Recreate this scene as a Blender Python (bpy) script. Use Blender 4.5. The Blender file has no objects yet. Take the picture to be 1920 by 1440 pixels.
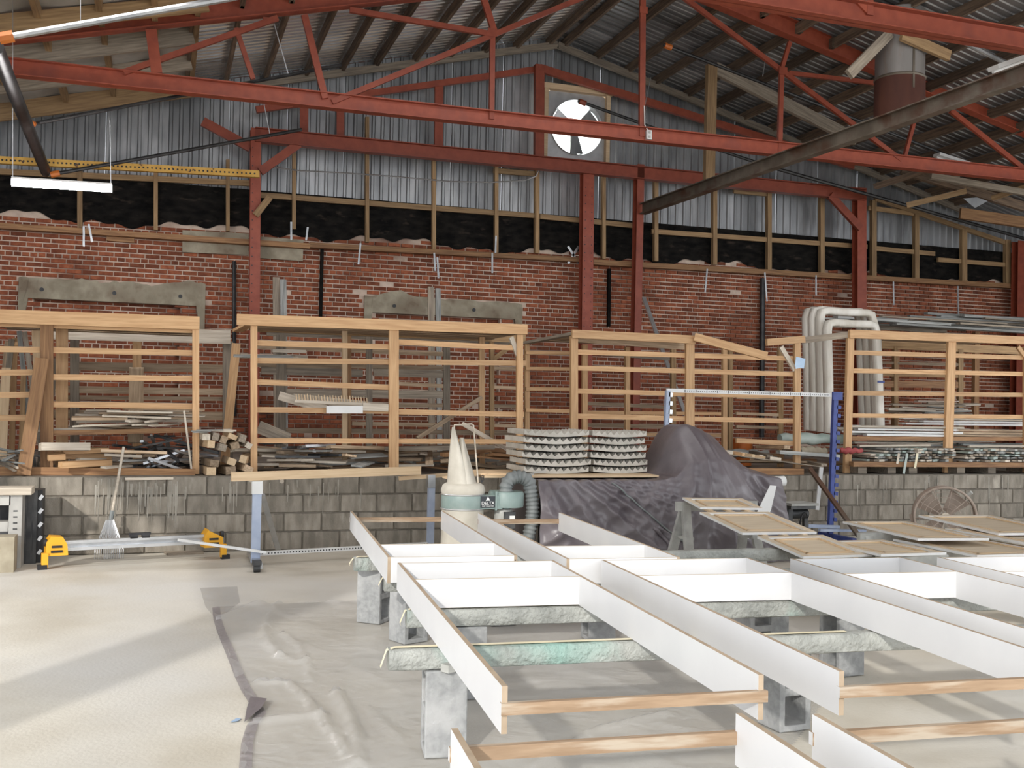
import bpy, bmesh, math, random
from mathutils import Vector, Matrix
rnd = random.Random(7)
scene = bpy.context.scene
# ------------------------------------------------------------------ camera
F, CAM_H = 1963.0, 1.6
YAW, PITCH, ROLL = (math.radians(a) for a in (18.62, 1.147, 1.16))
FWD = Vector((math.sin(YAW)*math.cos(PITCH), math.cos(YAW)*math.cos(PITCH), math.sin(PITCH)))
_r0 = Vector((math.cos(YAW), -math.sin(YAW), 0)); _u0 = _r0.cross(FWD)
RIGHT = math.cos(ROLL)*_r0 + math.sin(ROLL)*_u0
UP = -math.sin(ROLL)*_r0 + math.cos(ROLL)*_u0
EYE = Vector((0, 0, CAM_H))
cam_data = bpy.data.cameras.new('camera'); cam = bpy.data.objects.new('camera', cam_data)
scene.collection.objects.link(cam); scene.camera = cam
cam_data.sensor_width = 36; cam_data.lens = 36*F/1920; cam_data.clip_end = 300
cam.matrix_world = Matrix(((RIGHT.x, UP.x, -FWD.x, EYE.x), (RIGHT.y, UP.y, -FWD.y, EYE.y), (RIGHT.z, UP.z, -FWD.z, EYE.z), (0, 0, 0, 1)))
# ------------------------------------------------------------------ world, sun, exposure
world = bpy.data.worlds.new('sky'); scene.world = world; world.use_nodes = True
bg = world.node_tree.nodes['Background']; bg.inputs[0].default_value = (0.93, 0.96, 1.0, 1); bg.inputs[1].default_value = 2.6
sun_d = bpy.data.lights.new('sun', 'SUN'); sun = bpy.data.objects.new('sun', sun_d); scene.collection.objects.link(sun)
sun_d.energy = 2.2; sun_d.angle = math.radians(1.6); sun_d.color = (1.0, 0.96, 0.90)
sun.rotation_euler = Vector((0.57, 0.82, -0.45)).to_track_quat('-Z', 'Y').to_euler(); sun.location = (-8, -10, 8)
# fill lamps added above the view to brighten the back of the hall
FILL_LAMPS = ((-1.2, 10.0, 5.6), (1.8, 10.8, 6.25), (4.8, 11.0, 6.6), (7.4, 10.4, 6.9), (12.5, 9.6, 6.0), (3.5, 7.2, 5.6))
for lx, ly, lz in FILL_LAMPS:
    ld = bpy.data.lights.new('fill_lamp', 'AREA'); ld.shape = 'RECTANGLE'; ld.size = 2.4; ld.size_y = .12; ld.energy = 30; ld.color = (1, .97, .95)
    lo_ = bpy.data.objects.new('fill_lamp', ld); scene.collection.objects.link(lo_); lo_.location = (lx, ly, lz)
vs = scene.view_settings
vs.view_transform = 'Standard'; vs.look = 'None'; vs.gamma = 1.0; vs.use_curve_mapping = False; vs.exposure = 0.17
# ------------------------------------------------------------------ pixel rays to places
def ray(px, py): return FWD + RIGHT*((px-960)/F) - UP*((py-720)/F)
def aY(px, py, Y): d = ray(px, py); return EYE + d*(Y/d.y)
def aZ(px, py, z): d = ray(px, py); return EYE + d*((z-CAM_H)/d.z)
# ------------------------------------------------------------------ mesh builder
class M:
    def __init__(s): s.v = []; s.f = []; s.m = []
    def add(s, vs_, fs, mi=0):
        b = len(s.v); s.v += [Vector(p) for p in vs_]; s.f += [tuple(i+b for i in f) for f in fs]
        s.m += (list(mi) if isinstance(mi, (list, tuple)) else [mi]*len(fs)); return s
    def box(s, c, d, R=None, mi=0):
        c = Vector(c); x, y, z = d[0]/2, d[1]/2, d[2]/2
        ps = [Vector((a, b, e)) for a in (-x, x) for b in (-y, y) for e in (-z, z)]
        if R is not None: ps = [R @ p for p in ps]
        return s.add([c+p for p in ps], [(0,1,3,2),(4,6,7,5),(0,4,5,1),(2,3,7,6),(0,2,6,4),(1,5,7,3)], mi)  # -x +x -y +y -z +z
    def bar(s, p, q, w, d, mi=0):
        p, q = Vector(p), Vector(q); return s.box((p+q)/2, ((q-p).length, w, d), basis(q-p), mi)
    def tube(s, pts, r, n=10, mi=0, cap=True):
        pts = [Vector(p) for p in pts]; rs = r if isinstance(r, (list, tuple)) else [r]*len(pts)
        b = len(s.v); prev = None
        for i, p in enumerate(pts):
            t = (pts[min(i+1, len(pts)-1)]-pts[max(i-1, 0)]).normalized()
            u = prev - t*prev.dot(t) if prev is not None else t.cross(Vector((0, 0, 1)) if abs(t.z) < .9 else Vector((1, 0, 0)))
            u.normalize(); prev = u; w = t.cross(u)
            s.v += [p + (u*math.cos(2*math.pi*k/n) + w*math.sin(2*math.pi*k/n))*rs[i] for k in range(n)]
        for i in range(len(pts)-1):
            for k in range(n):
                s.f.append((b+i*n+k, b+i*n+(k+1) % n, b+(i+1)*n+(k+1) % n, b+(i+1)*n+k)); s.m.append(mi)
        if cap:
            s.f.append(tuple(b+k for k in range(n))[::-1]); s.m.append(mi)
            e = b+(len(pts)-1)*n; s.f.append(tuple(e+k for k in range(n))); s.m.append(mi)
        return s
    def prism(s, poly, ax, off, mi=0):
        """poly: list of points (3D), extruded by vector off"""
        n = len(poly); off = Vector(off); P = [Vector(p) for p in poly]
        return s.add(P+[p+off for p in P], [tuple(range(n))[::-1], tuple(range(n, 2*n))]+[(i, (i+1) % n, n+(i+1) % n, n+i) for i in range(n)], mi)
    def grid(s, fn, nu, nv, mi=0, closed_u=False):
        b = len(s.v); s.v += [Vector(fn(i/nu, j/nv)) for i in range(nu+1) for j in range(nv+1)]
        for i in range(nu):
            for j in range(nv):
                a = b+i*(nv+1)+j; s.f.append((a, a+nv+1, a+nv+2, a+1)); s.m.append(mi)
        return s
    def lathe(s, prof, c, n=24, mi=0, axis=None):
        c = Vector(c); A = axis if axis is not None else Matrix.Identity(3); b = len(s.v)
        for r, z in prof: s.v += [c + A @ Vector((r*math.cos(2*math.pi*k/n), r*math.sin(2*math.pi*k/n), z)) for k in range(n)]
        for i in range(len(prof)-1):
            for k in range(n): s.f.append((b+i*n+k, b+i*n+(k+1) % n, b+(i+1)*n+(k+1) % n, b+(i+1)*n+k)); s.m.append(mi)
        return s
def basis(a):
    """columns: length axis, sideways axis, depth axis"""
    a = Vector(a).normalized(); n = Vector((0, 1, 0))
    if abs(a.y) > .8: n = Vector((0, 0, 1))
    n = (n-a*n.dot(a)).normalized(); t = n.cross(a)
    return Matrix((a, t, n)).transposed()
def rz(a): return Matrix.Rotation(a, 3, 'Z')
def rot(x=0, y=0, z=0): return Matrix.Rotation(z, 3, 'Z') @ Matrix.Rotation(y, 3, 'Y') @ Matrix.Rotation(x, 3, 'X')
MATS = {}
def to_mesh(name, m, mats, smooth=None):
    me = bpy.data.meshes.new(name); me.from_pydata([tuple(v) for v in m.v], [], m.f)
    for k in (mats if isinstance(mats, (list, tuple)) else [mats]): me.materials.append(MATS[k])
    if any(m.m): me.polygons.foreach_set('material_index', m.m)
    if smooth is not None:
        me.polygons.foreach_set('use_smooth', [True]*len(me.polygons))
        if smooth < 180: me.set_sharp_from_angle(angle=math.radians(smooth))
    me.update(); return me
def tag(o, label=None, cat=None, group=None, kind=None):
    for k, v in (('label', label), ('category', cat), ('group', group), ('kind', kind)):
        if v: o[k] = v
    return o
def link(name, data, parent=None, loc=(0, 0, 0)):
    o = bpy.data.objects.new(name, data); scene.collection.objects.link(o); o.parent = parent; o.location = loc; return o
def lone(name, m, mats, label=None, cat=None, group=None, kind=None, smooth=None):
    """a thing that is one mesh; origin at its base"""
    lo = [min(v[i] for v in m.v) for i in range(3)]; hi = [max(v[i] for v in m.v) for i in range(3)]
    o0 = Vector(((lo[0]+hi[0])/2, (lo[1]+hi[1])/2, lo[2])); m.v = [v-o0 for v in m.v]
    return tag(link(name, to_mesh(name, m, mats, smooth), None, o0), label, cat, group, kind)
def lonebar(name, p, q, w, d, mat, label, cat, group=None):
    """a straight stick as a thing: local X is its length (so that the grain follows it)"""
    p, q = Vector(p), Vector(q); m = M().box((0, 0, 0), ((q-p).length, w, d))
    o = link(name, to_mesh(name, m, mat)); B = basis(q-p).to_4x4(); B.translation = (p+q)/2; o.matrix_world = B
    BOXES.append(obb((p+q)/2, basis(q-p), ((q-p).length/2, w/2, d/2)))
    return tag(o, label, cat, group)
# solid sticks already lying in the heaps, so that new ones find a free place
BOXES = []
def obb(c, R, h): return (Vector(c), [Vector(R.col[i]) for i in range(3)], h, Vector(h).length)
def hits(A, B):
    d = B[0]-A[0]
    if d.length > A[3]+B[3]: return False
    ax = A[1]+B[1]+[a.cross(b) for a in A[1] for b in B[1]]
    for n in ax:
        if n.length_squared < 1e-6: continue
        ra = sum(abs(n.dot(A[1][i]))*A[2][i] for i in range(3)); rb = sum(abs(n.dot(B[1][i]))*B[2][i] for i in range(3))
        if abs(n.dot(d)) > ra+rb: return False
    return True
def free(A): return not any(hits(A, B) for B in BOXES)
class Th:
    """a thing: an Empty at its base with parts"""
    def __init__(s, name, label, cat, base, group=None, kind=None):
        s.base = Vector(base); s.o = link(name, None, None, s.base); s.o.empty_display_size = .1
        tag(s.o, label, cat, group, kind)
    def part(s, name, m, mats, smooth=None, sub=None, label=None, kind=None):
        off = s.base + (Vector(sub['off']) if sub is not None and 'off' in sub else Vector())
        m.v = [v-off for v in m.v]; o = link(name, to_mesh(name, m, mats, smooth), sub or s.o); return tag(o, label, kind=kind)
    def bar(s, name, p, q, w, d, mat, sub=None):
        p, q = Vector(p), Vector(q); m = M().box((0, 0, 0), ((q-p).length, w, d))
        o = link(name, to_mesh(name, m, mat), sub or s.o); B = basis(q-p).to_4x4(); B.translation = (p+q)/2 - s.base; o.matrix_local = B
        BOXES.append(obb((p+q)/2, basis(q-p), ((q-p).length/2, w/2, d/2)))
        return o
    def pbar(s, name, a, b, w, d, mat):     # a, b = (px, py, Y)
        return s.bar(name, aY(*a), aY(*b), w, d, mat)
# ------------------------------------------------------------------ materials
def N(nt, t, **kw):
    n = nt.nodes.new(t)
    for k, v in kw.items(): setattr(n, k, v)
    return n
def newmat(name):
    m = bpy.data.materials.new(name); m.use_nodes = True; MATS[name] = m
    nt = m.node_tree; return m, nt, nt.nodes['Principled BSDF'], nt.links.new
def surf(name, c1, c2=None, scale=6, rough=.7, metal=0, stretch=(1, 1, 1), detail=6, bump=0, var=0, speck=None, lo=.35, hi=.65, dist=.0, c3=None, c3s=1.2, c3lo=.5, c3hi=.65, island=False, spec=None, bscale=None):
    m, nt, b, L = newmat(name); b.inputs['Roughness'].default_value = rough; b.inputs['Metallic'].default_value = metal
    if spec is not None: b.inputs['Specular IOR Level'].default_value = spec
    tc = N(nt, 'ShaderNodeTexCoord'); mp = N(nt, 'ShaderNodeMapping'); mp.inputs['Scale'].default_value = stretch; L(tc.outputs['Object'], mp.inputs[0])
    oi = N(nt, 'ShaderNodeObjectInfo'); sh = N(nt, 'ShaderNodeVectorMath', operation='SCALE'); sh.inputs[0].default_value = (37, 19, 53)
    rndsrc = oi.outputs['Random']
    if island:
        ge = N(nt, 'ShaderNodeNewGeometry'); ad = N(nt, 'ShaderNodeMath', operation='ADD'); L(oi.outputs['Random'], ad.inputs[0]); L(ge.outputs['Random Per Island'], ad.inputs[1])
        fr = N(nt, 'ShaderNodeMath', operation='FRACT'); L(ad.outputs[0], fr.inputs[0]); rndsrc = fr.outputs[0]
    L(rndsrc, sh.inputs['Scale']); av = N(nt, 'ShaderNodeVectorMath', operation='ADD'); L(mp.outputs[0], av.inputs[0]); L(sh.outputs[0], av.inputs[1])
    no = N(nt, 'ShaderNodeTexNoise'); no.inputs['Scale'].default_value = scale; no.inputs['Detail'].default_value = detail; no.inputs['Distortion'].default_value = dist; L(av.outputs[0], no.inputs['Vector'])
    cr = N(nt, 'ShaderNodeValToRGB'); cr.color_ramp.elements[0].position = lo; cr.color_ramp.elements[1].position = hi
    cr.color_ramp.elements[0].color = (*c1, 1); cr.color_ramp.elements[1].color = (*(c2 or c1), 1); L(no.outputs[0], cr.inputs[0]); col = cr.outputs[0]
    if c3:
        n3 = N(nt, 'ShaderNodeTexNoise'); n3.inputs['Scale'].default_value = c3s; n3.inputs['Detail'].default_value = 5; L(av.outputs[0], n3.inputs['Vector'])
        mr = N(nt, 'ShaderNodeMapRange'); mr.inputs[1].default_value = c3lo; mr.inputs[2].default_value = c3hi; L(n3.outputs[0], mr.inputs[0])
        mx = N(nt, 'ShaderNodeMix', data_type='RGBA'); L(mr.outputs[0], mx.inputs[0]); L(col, mx.inputs[6]); mx.inputs[7].default_value = (*c3, 1); col = mx.outputs[2]
    if var:
        hs = N(nt, 'ShaderNodeHueSaturation'); ma = N(nt, 'ShaderNodeMapRange'); ma.inputs[3].default_value = 1-var; ma.inputs[4].default_value = 1+var
        L(rndsrc, ma.inputs[0]); L(ma.outputs[0], hs.inputs['Value']); L(col, hs.inputs['Color']); col = hs.outputs[0]
    L(col, b.inputs['Base Color'])
    if bump:
        nb = no
        if bscale: nb = N(nt, 'ShaderNodeTexNoise'); nb.inputs['Scale'].default_value = bscale; nb.inputs['Detail'].default_value = 5; L(av.outputs[0], nb.inputs['Vector'])
        bu = N(nt, 'ShaderNodeBump'); bu.inputs['Strength'].default_value = bump; bu.inputs['Distance'].default_value = .02; L(nb.outputs[0], bu.inputs['Height']); L(bu.outputs[0], b.inputs['Normal'])
    return m
W = (1.2, 18, 18)
surf('pine', (.50, .29, .14), (.63, .40, .21), 2.2, .65, stretch=W, var=.16, bump=.12, dist=.6)
surf('pine_pale', (.60, .43, .26), (.70, .53, .34), 2.2, .65, stretch=W, var=.12, bump=.1, dist=.6)
surf('pine_dark', (.24, .12, .055), (.40, .22, .10), 2.2, .7, stretch=W, var=.2, bump=.15, dist=.6)
surf('rafter', (.10, .07, .05), (.22, .15, .10), 2.2, .8, stretch=W, var=.35, bump=.15)
surf('stud', (.26, .16, .08), (.40, .26, .13), 2.2, .75, stretch=W, var=.2, bump=.12)
surf('old_wood', (.20, .165, .13), (.34, .285, .22), 2.4, .85, stretch=W, var=.3, bump=.2)
surf('grey_plank', (.22, .23, .22), (.42, .42, .40), 2.4, .85, stretch=W, var=.25, bump=.2)
surf('bleached', (.50, .43, .345), (.66, .59, .49), 2.4, .75, stretch=W, var=.18, bump=.12)
surf('mix_wood', (.33, .235, .15), (.52, .39, .265), 2.4, .75, stretch=W, var=.4, bump=.15)
surf('red_steel', (.26, .052, .026), (.33, .072, .036), 9, .5, var=.1, bump=.05, c3=(.20, .05, .035), c3s=2.2, c3lo=.58, c3hi=.8)
surf('rust_steel', (.115, .095, .07), (.20, .17, .135), 1.2, .55, .2, stretch=(.6, 3, 3), c3=(.10, .05, .03), c3s=.8)
surf('black_pipe', (.018, .018, .02), (.05, .05, .05), 8, .4, .2)
surf('yellow_steel', (.55, .30, .05), (.70, .42, .09), 5, .55, c3=(.10, .04, .02), c3s=14, c3lo=.62, c3hi=.68)
surf('galv', (.30, .31, .32), (.50, .51, .52), 3, .42, .75, stretch=(2, 2, .5), var=.14, c3=(.30, .31, .32), c3s=1.5)
surf('galv_roof', (.72, .73, .74), (.90, .91, .92), 2.5, .2, .8, stretch=(.4, 2, 1), var=.12, c3=(.22, .21, .21), c3s=.9, c3lo=.56, c3hi=.8)
surf('roof_dark', (.20, .20, .205), (.38, .38, .385), 2.5, .34, .55, stretch=(.4, 2, 1), var=.2, c3=(.10, .095, .09), c3s=.9, c3lo=.48, c3hi=.72)  # darker, patchier version of the roof metal for one slope
surf('steel', (.50, .52, .54), (.62, .63, .65), 8, .35, .9)
surf('alu', (.55, .56, .57), (.66, .67, .68), 8, .35, .8)
surf('white_paint', (.68, .68, .665), (.75, .75, .74), 5, .5)
surf('melamine', (.66, .66, .67), (.70, .70, .705), 3, .38)
surf('mdf_edge', (.34, .26, .18), (.44, .34, .24), 8, .8, var=.08)
surf('batten', (.27, .18, .11), (.36, .25, .16), 3, .75, stretch=W, var=.12, c3=(.42, .35, .27), c3s=1.5)
surf('maple', (.55, .45, .325), (.66, .56, .42), 2, .6, stretch=W, var=.1, dist=.5)
surf('cmu', (.25, .255, .255), (.33, .335, .33), 30, .95, bump=.35, c3=(.40, .40, .395), c3s=3)
surf('cmu_wall', (.20, .178, .145), (.33, .295, .245), 5, .95, bump=.35, var=.13, bscale=60, stretch=(2.4, 1, .8), c3=(.42, .38, .32), c3s=4, c3lo=.60, c3hi=.78)
surf('mortar_grey', (.17, .15, .12), (.26, .235, .195), 12, .95, bump=.3)
surf('brick', (.21, .058, .027), (.34, .108, .05), 14, .9, var=.38, bump=.3, island=True)
surf('mortar', (.58, .45, .36), (.74, .60, .49), 7, .95, bump=.3, c3=(.26, .16, .12), c3s=.8)
surf('char', (.004, .004, .004), (.016, .014, .012), 5, .9, spec=.15, bump=.9, stretch=(1, 1, 2.5), c3=(.06, .045, .035), c3s=4, c3lo=.60, c3hi=.8)
surf('concrete_old', (.30, .26, .19), (.46, .41, .31), 5, .95, bump=.5, c3=(.22, .17, .12), c3s=2.5)
surf('drip', (.30, .28, .24), (.42, .39, .34), 8, .9)
surf('ledge', (.20, .17, .14), (.32, .28, .23), 3, .95, bump=.3)
surf('floor', (.51, .465, .385), (.63, .59, .51), 1.6, .72, bump=.12, bscale=45, c3=(.60, .58, .54), c3s=.5, c3lo=.45, c3hi=.68, detail=9)
surf('wrap', (.27, .28, .26), (.42, .43, .40), 7, .6, bump=.9, bscale=38, c3=(.26, .42, .37), c3s=1.1, c3lo=.62, c3hi=.75)
surf('tape', (.76, .68, .46), (.82, .75, .55), 6, .6)
surf('tarp', (.115, .098, .108), (.16, .14, .15), 3, .36, bump=.3, bscale=7, c3=(.24, .22, .23), c3s=1.6, c3lo=.5, c3hi=.85)
surf('canvas', (.43, .40, .34), (.53, .50, .435), 6, .9, bump=.15)
surf('machine_green', (.18, .245, .23), (.24, .305, .288), 6, .45, c3=(.34, .36, .335), c3s=3, c3lo=.6, c3hi=.8)
surf('hose', (.13, .145, .145), (.22, .235, .23), 8, .5)
surf('black_plastic', (.012, .012, .014), (.03, .03, .032), 8, .5)
surf('dark_metal', (.03, .032, .035), (.09, .09, .09), 7, .5, .4)
surf('yellow_plastic', (.80, .38, .015), (.88, .45, .03), 5, .45)
surf('blue_steel', (.025, .045, .20), (.05, .08, .30), 8, .45)
surf('blue_grey', (.30, .36, .50), (.42, .48, .60), 6, .45)
surf('foam', (.46, .435, .38), (.57, .54, .48), 9, .95, bump=.2, var=.08)
surf('plastic_wrap', (.62, .58, .50), (.82, .79, .72), 5, .28, stretch=(1, 1, .25), bump=.5, bscale=20)
surf('dusty', (.30, .30, .28), (.46, .46, .43), 6, .85)
surf('grey_plastic', (.36, .35, .33), (.48, .47, .44), 6, .6)
surf('red_cloth', (.30, .05, .05), (.45, .10, .10), 6, .8)
surf('green_wrap', (.30, .38, .34), (.46, .52, .48), 5, .5, bump=.4)
surf('stucco_white', (.36, .345, .31), (.48, .46, .42), 3, .8)
surf('orange', (.50, .12, .02), (.62, .18, .03), 4, .5)
surf('fan_dust', (.34, .27, .22), (.46, .38, .32), 6, .85)
surf('label_black', (.02, .025, .03), (.03, .035, .04), 5, .4)
surf('clear_blue', (.35, .5, .7), (.5, .65, .8), 5, .3)
surf('duct', (.20, .185, .175), (.30, .28, .265), 3, .5, .3, stretch=(1, 1, .3), c3=(.22, .11, .06), c3s=2.2, c3lo=.55, c3hi=.72)
surf('duct_rust', (.07, .022, .014), (.12, .042, .024), 3, .8, stretch=(1, 1, .3), c3=(.22, .12, .05), c3s=3, c3lo=.62, c3hi=.75)
def emit(name, c, s):
    m, nt, b, L = newmat(name); b.inputs['Base Color'].default_value = (*c, 1); b.inputs['Emission Color'].default_value = (*c, 1); b.inputs['Emission Strength'].default_value = s
emit('led', (1, .97, .97), 130)
emit('fan_glow', (.95, 1, .97), 2.6)  # emission on the fan's slats stands in for daylight coming through
def sheet_mat(name, col, alpha, rough):
    m, nt, b, L = newmat(name); b.inputs['Base Color'].default_value = (*col, 1); b.inputs['Roughness'].default_value = rough
    tr = N(nt, 'ShaderNodeBsdfTransparent'); mx = N(nt, 'ShaderNodeMixShader'); mx.inputs[0].default_value = alpha
    tc = N(nt, 'ShaderNodeTexCoord'); no = N(nt, 'ShaderNodeTexNoise'); no.inputs['Scale'].default_value = 5; no.inputs['Detail'].default_value = 6; no.inputs['Distortion'].default_value = 1.5
    L(tc.outputs['Object'], no.inputs['Vector']); bu = N(nt, 'ShaderNodeBump'); bu.inputs['Strength'].default_value = .6; bu.inputs['Distance'].default_value = .03
    L(no.outputs[0], bu.inputs['Height']); L(bu.outputs[0], b.inputs['Normal'])
    L(tr.outputs[0], mx.inputs[1]); L(b.outputs[0], mx.inputs[2]); L(mx.outputs[0], nt.nodes['Material Output'].inputs[0])
sheet_mat('clear_film', (.58, .575, .57), .36, .15)
sheet_mat('film_hem', (.30, .27, .28), .62, .35)
sheet_mat('fan_wire', (.55, .50, .45), 1.0, .6)
# ================================================================== structure
from mathutils import noise
XL, XR, YE, YB = -2.7, 17.3, 17.0, 11.4          # left wall, right wall, end wall, block wall face
RIDGE_X, RIDGE_Z, SLOPE = 6.42, 8.08, .252
def roof_z(x): return RIDGE_Z - SLOPE*abs(x-RIDGE_X)
LEDGE = .79
def struct(name, m, mats, label=None, smooth=None):
    return lone(name, m, mats, label, None, None, 'structure', smooth)
struct('floor', M().box((7, 1, -.1), (30, 21, .2)), 'floor', 'pale dusty concrete floor')
struct('floor_ledge', M().box(((XL+XR)/2, (YB+.2+YE+.4)/2, LEDGE/2-.005), (XR-XL, YE+.4-YB-.2, LEDGE-.01)), 'ledge', 'raised concrete ledge behind the block wall')
struct('wall_left', M().box((XL-.1, 13.4, 3), (.2, 7.8, 6.4)).box((XL-.1, 6.45, 4.4), (.2, 6.1, 3.6)).box((XL-.1, 3.0, 3), (.2, .8, 6.4)), 'galv')  # unseen wall; header and openings shaped to admit and block sunlight
struct('wall_right', M().box((XR+.1, 14.4, 2.7), (.2, 6.0, 5.4)), 'galv')  # unseen wall, put in to block light from the side
# ---- block retaining wall: every block a part
wb = struct('wall_block', M().box(((XL+XR)/2, YB+.11, LEDGE/2), (XR-XL, .18, LEDGE-.004)), 'mortar_grey', 'grey concrete block retaining wall with white drips')
bw, bh = .4, LEDGE/4
def block_mesh(w):
    b = .008; x, z = w/2-.004, bh/2-.004; y = .02
    m = M(); m.add([(-x, 0, -z), (x, 0, -z), (x, 0, z), (-x, 0, z), (-x+b, -y, -z+b), (x-b, -y, -z+b), (x-b, -y, z-b), (-x+b, -y, z-b)],
                   [(4, 5, 6, 7), (0, 1, 5, 4), (1, 2, 6, 5), (2, 3, 7, 6), (3, 0, 4, 7)]); return to_mesh('block', m, 'cmu_wall')
full, half = block_mesh(bw), block_mesh(bw/2)
w0 = wb.location
for r in range(4):
    x = XL + (0 if r % 2 else -bw/2)
    while x < 13.2:
        o = link('block', full, wb, (x+bw/2-w0.x, YB+.02-w0.y+rnd.uniform(-.004, .004), r*bh+bh/2-w0.z)); x += bw
dm = M(); rd = random.Random(5)
for i in range(90):
    px = rd.choice((rd.uniform(180, 350), rd.uniform(180, 350), rd.uniform(380, 700), rd.uniform(1560, 1900))); p = aY(px, 905, YB-.003); l = rd.uniform(.06, .42); z1 = LEDGE-rd.uniform(.01, .14); w_ = rd.uniform(.004, .011)
    dm.add([(p.x-w_, YB-.002, z1), (p.x+w_, YB-.002, z1), (p.x+w_*.5, YB-.002, z1-l), (p.x-w_*.6, YB-.002, z1-l*.97), (p.x-w_*.4, YB-.006, z1-.01), (p.x, YB-.006, z1-l)], [(0, 1, 4), (1, 2, 5, 4), (0, 4, 5, 3), (2, 3, 5)])
dm.v = [v-wb.location for v in dm.v]; tag(link('paint_drips', to_mesh('paint_drips', dm, 'drip'), wb), kind='stuff')
# ---- brick end wall
BH, BL, MG = .0735, .222, .015
ZB0, ZB1 = LEDGE, 4.32
WIN = [(aY(62, 560, YE).x, aY(338, 590, YE).x, 1.2, aY(200, 566, YE).z), (aY(705, 590, YE).x, aY(938, 600, YE).x, 1.2, aY(820, 592, YE).z)]
core = M().box(((XL+XR)/2, YE+.24, (ZB0+4.8)/2), (XR-XL, .18, 4.8-ZB0)); ZT_ = 4.8
xs_ = [XL, WIN[0][0], WIN[0][1], WIN[1][0], WIN[1][1], XR]
for i in range(5):
    xa, xb = xs_[i], xs_[i+1]
    for za, zb in ([(ZB0, ZT_)] if i % 2 == 0 else [(ZB0, WIN[i//2][2]), (WIN[i//2][3], ZT_)]): core.box(((xa+xb)/2, YE+.085, (za+zb)/2), (xb-xa, .13, zb-za))
wk = struct('wall_back', core, 'mortar', 'old red brick end wall with pale mortar')
k0 = wk.location
def brick_faces(m, x0, x1, z0, z1, y, d=.02):
    b = .004
    m.add([(x0, y, z0), (x1, y, z0), (x1, y, z1), (x0, y, z1), (x0+b, y-d, z0+b), (x1-b, y-d, z0+b), (x1-b, y-d, z1-b), (x0+b, y-d, z1-b)],
          [(4, 5, 6, 7), (0, 1, 5, 4), (1, 2, 6, 5), (2, 3, 7, 6), (3, 0, 4, 7)])
def bmesh_of(w):
    m = M(); brick_faces(m, -w/2, w/2, -(BH-MG)/2, (BH-MG)/2, 0); return to_mesh('brick', m, 'brick')
long_b, head_b = bmesh_of(BL-MG), bmesh_of(BL/2-MG)
rest = M(); single = 0
LINT = [(aY(35, 550, YE).x, aY(385, 550, YE).x, aY(200, 566, YE).z, aY(200, 528, YE).z), (aY(682, 590, YE).x, aY(978, 590, YE).x, aY(820, 592, YE).z, aY(820, 560, YE).z)]
nrow = int((ZB1-ZB0)/BH)+1
for r in range(nrow):
    z0 = ZB0 + r*BH; header = r % 6 == 3; L_ = BL/2 if header else BL
    x = XL + (r % 2)*BL/2 + (.05 if header else 0)
    while x < XR-.2:
        xc, zc = x+L_/2, z0+BH/2
        top = ZB1 - .05*(1+math.sin(xc*2.3)*.6+math.sin(xc*7.1)*.4)
        rec = .09 if any(a < xc < b and c < zc < d for a, b, c, d in WIN) else 0
        lint = any(a-.02 < xc < b+.02 and c < zc < d for a, b, c, d in LINT)
        if zc < top and not lint and rnd.random() > .006:
            y = YE+.02+rnd.uniform(-.004, .003)
            if rec == 0 and single < 300 and not header and -2.1 < xc < 2.6 and 2.75 < zc:
                link('brick', long_b, wk, (xc-k0.x, y-k0.y, zc-k0.z)); single += 1
            else: brick_faces(rest, x+MG/2, x+L_-MG/2, z0+MG/2, z0+BH-MG/2, y+(.13 if rec else 0), .012 if rec else .02)
        x += L_
rest.v = [v-k0 for v in rest.v]; tag(link('brickwork', to_mesh('brickwork', rest, 'brick'), wk), kind='stuff')
# charred band above the bricks, ragged lower edge
ch = M()
def lowz(x): return ZB1-.06+.05*math.sin(x*2.1)+.035*math.sin(x*6.3+1)+.02*math.sin(x*17)
def charp(u, v):
    x = XL+(XR-XL)*u; z = lowz(x)*(1-v)+4.92*v
    return Vector((x, YE-.012-.045*abs(noise.noise(Vector((x*3.2, z*5, 0))))-.02*abs(noise.noise(Vector((x*11, z*14, 2)))), z))
ch.grid(charp, 420, 12)
struct('wall_charred', ch, 'char', 'soot-blackened band of wall above the bricks')
# ---- ribbed metal gable wall, sheet by sheet
wm = Th('wall_metal', 'grey ribbed metal siding of the gable wall', None, (6, YE+.2, 4.8), None, 'structure')
del_x = XL
FANX0, FANX1, FANZ0, FANZ1 = aY(1022, 240, YE).x, aY(1134, 240, YE).x, aY(1080, 308, YE).z, aY(1080, 176, YE).z
def ribs(x0, x1):
    xs = []; x = x0
    while x < x1-.001:
        for dx, y in ((0, 0), (.018, -.022), (.05, -.022), (.068, 0)): xs.append((x+dx, y))
        x += .152
    return [q for q in xs if q[0] < x1]+[(x1, 0)]
x = XL
while x < XR:
    m = M(); pr = ribs(x, min(x+.912, XR)); zb = 4.84 + rnd.uniform(-.015, .015); y0 = YE+.16+rnd.uniform(-.006, .006)
    for (a, ya), (b, yb) in zip(pr, pr[1:]):
        segs = [(zb, roof_z(a)+.04, zb, roof_z(b)+.04)]
        if FANX0 < (a+b)/2 < FANX1: segs = [(zb, FANZ0, zb, FANZ0), (FANZ1, roof_z(a)+.04, FANZ1, roof_z(b)+.04)]
        for s0, s1, t0, t1 in segs: m.add([(a, y0+ya, s0), (b, y0+yb, t0), (b, y0+yb, t1), (a, y0+ya, s1)], [(0, 1, 2, 3)])
    wm.part('siding_sheet', m, 'galv'); x += .912
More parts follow.
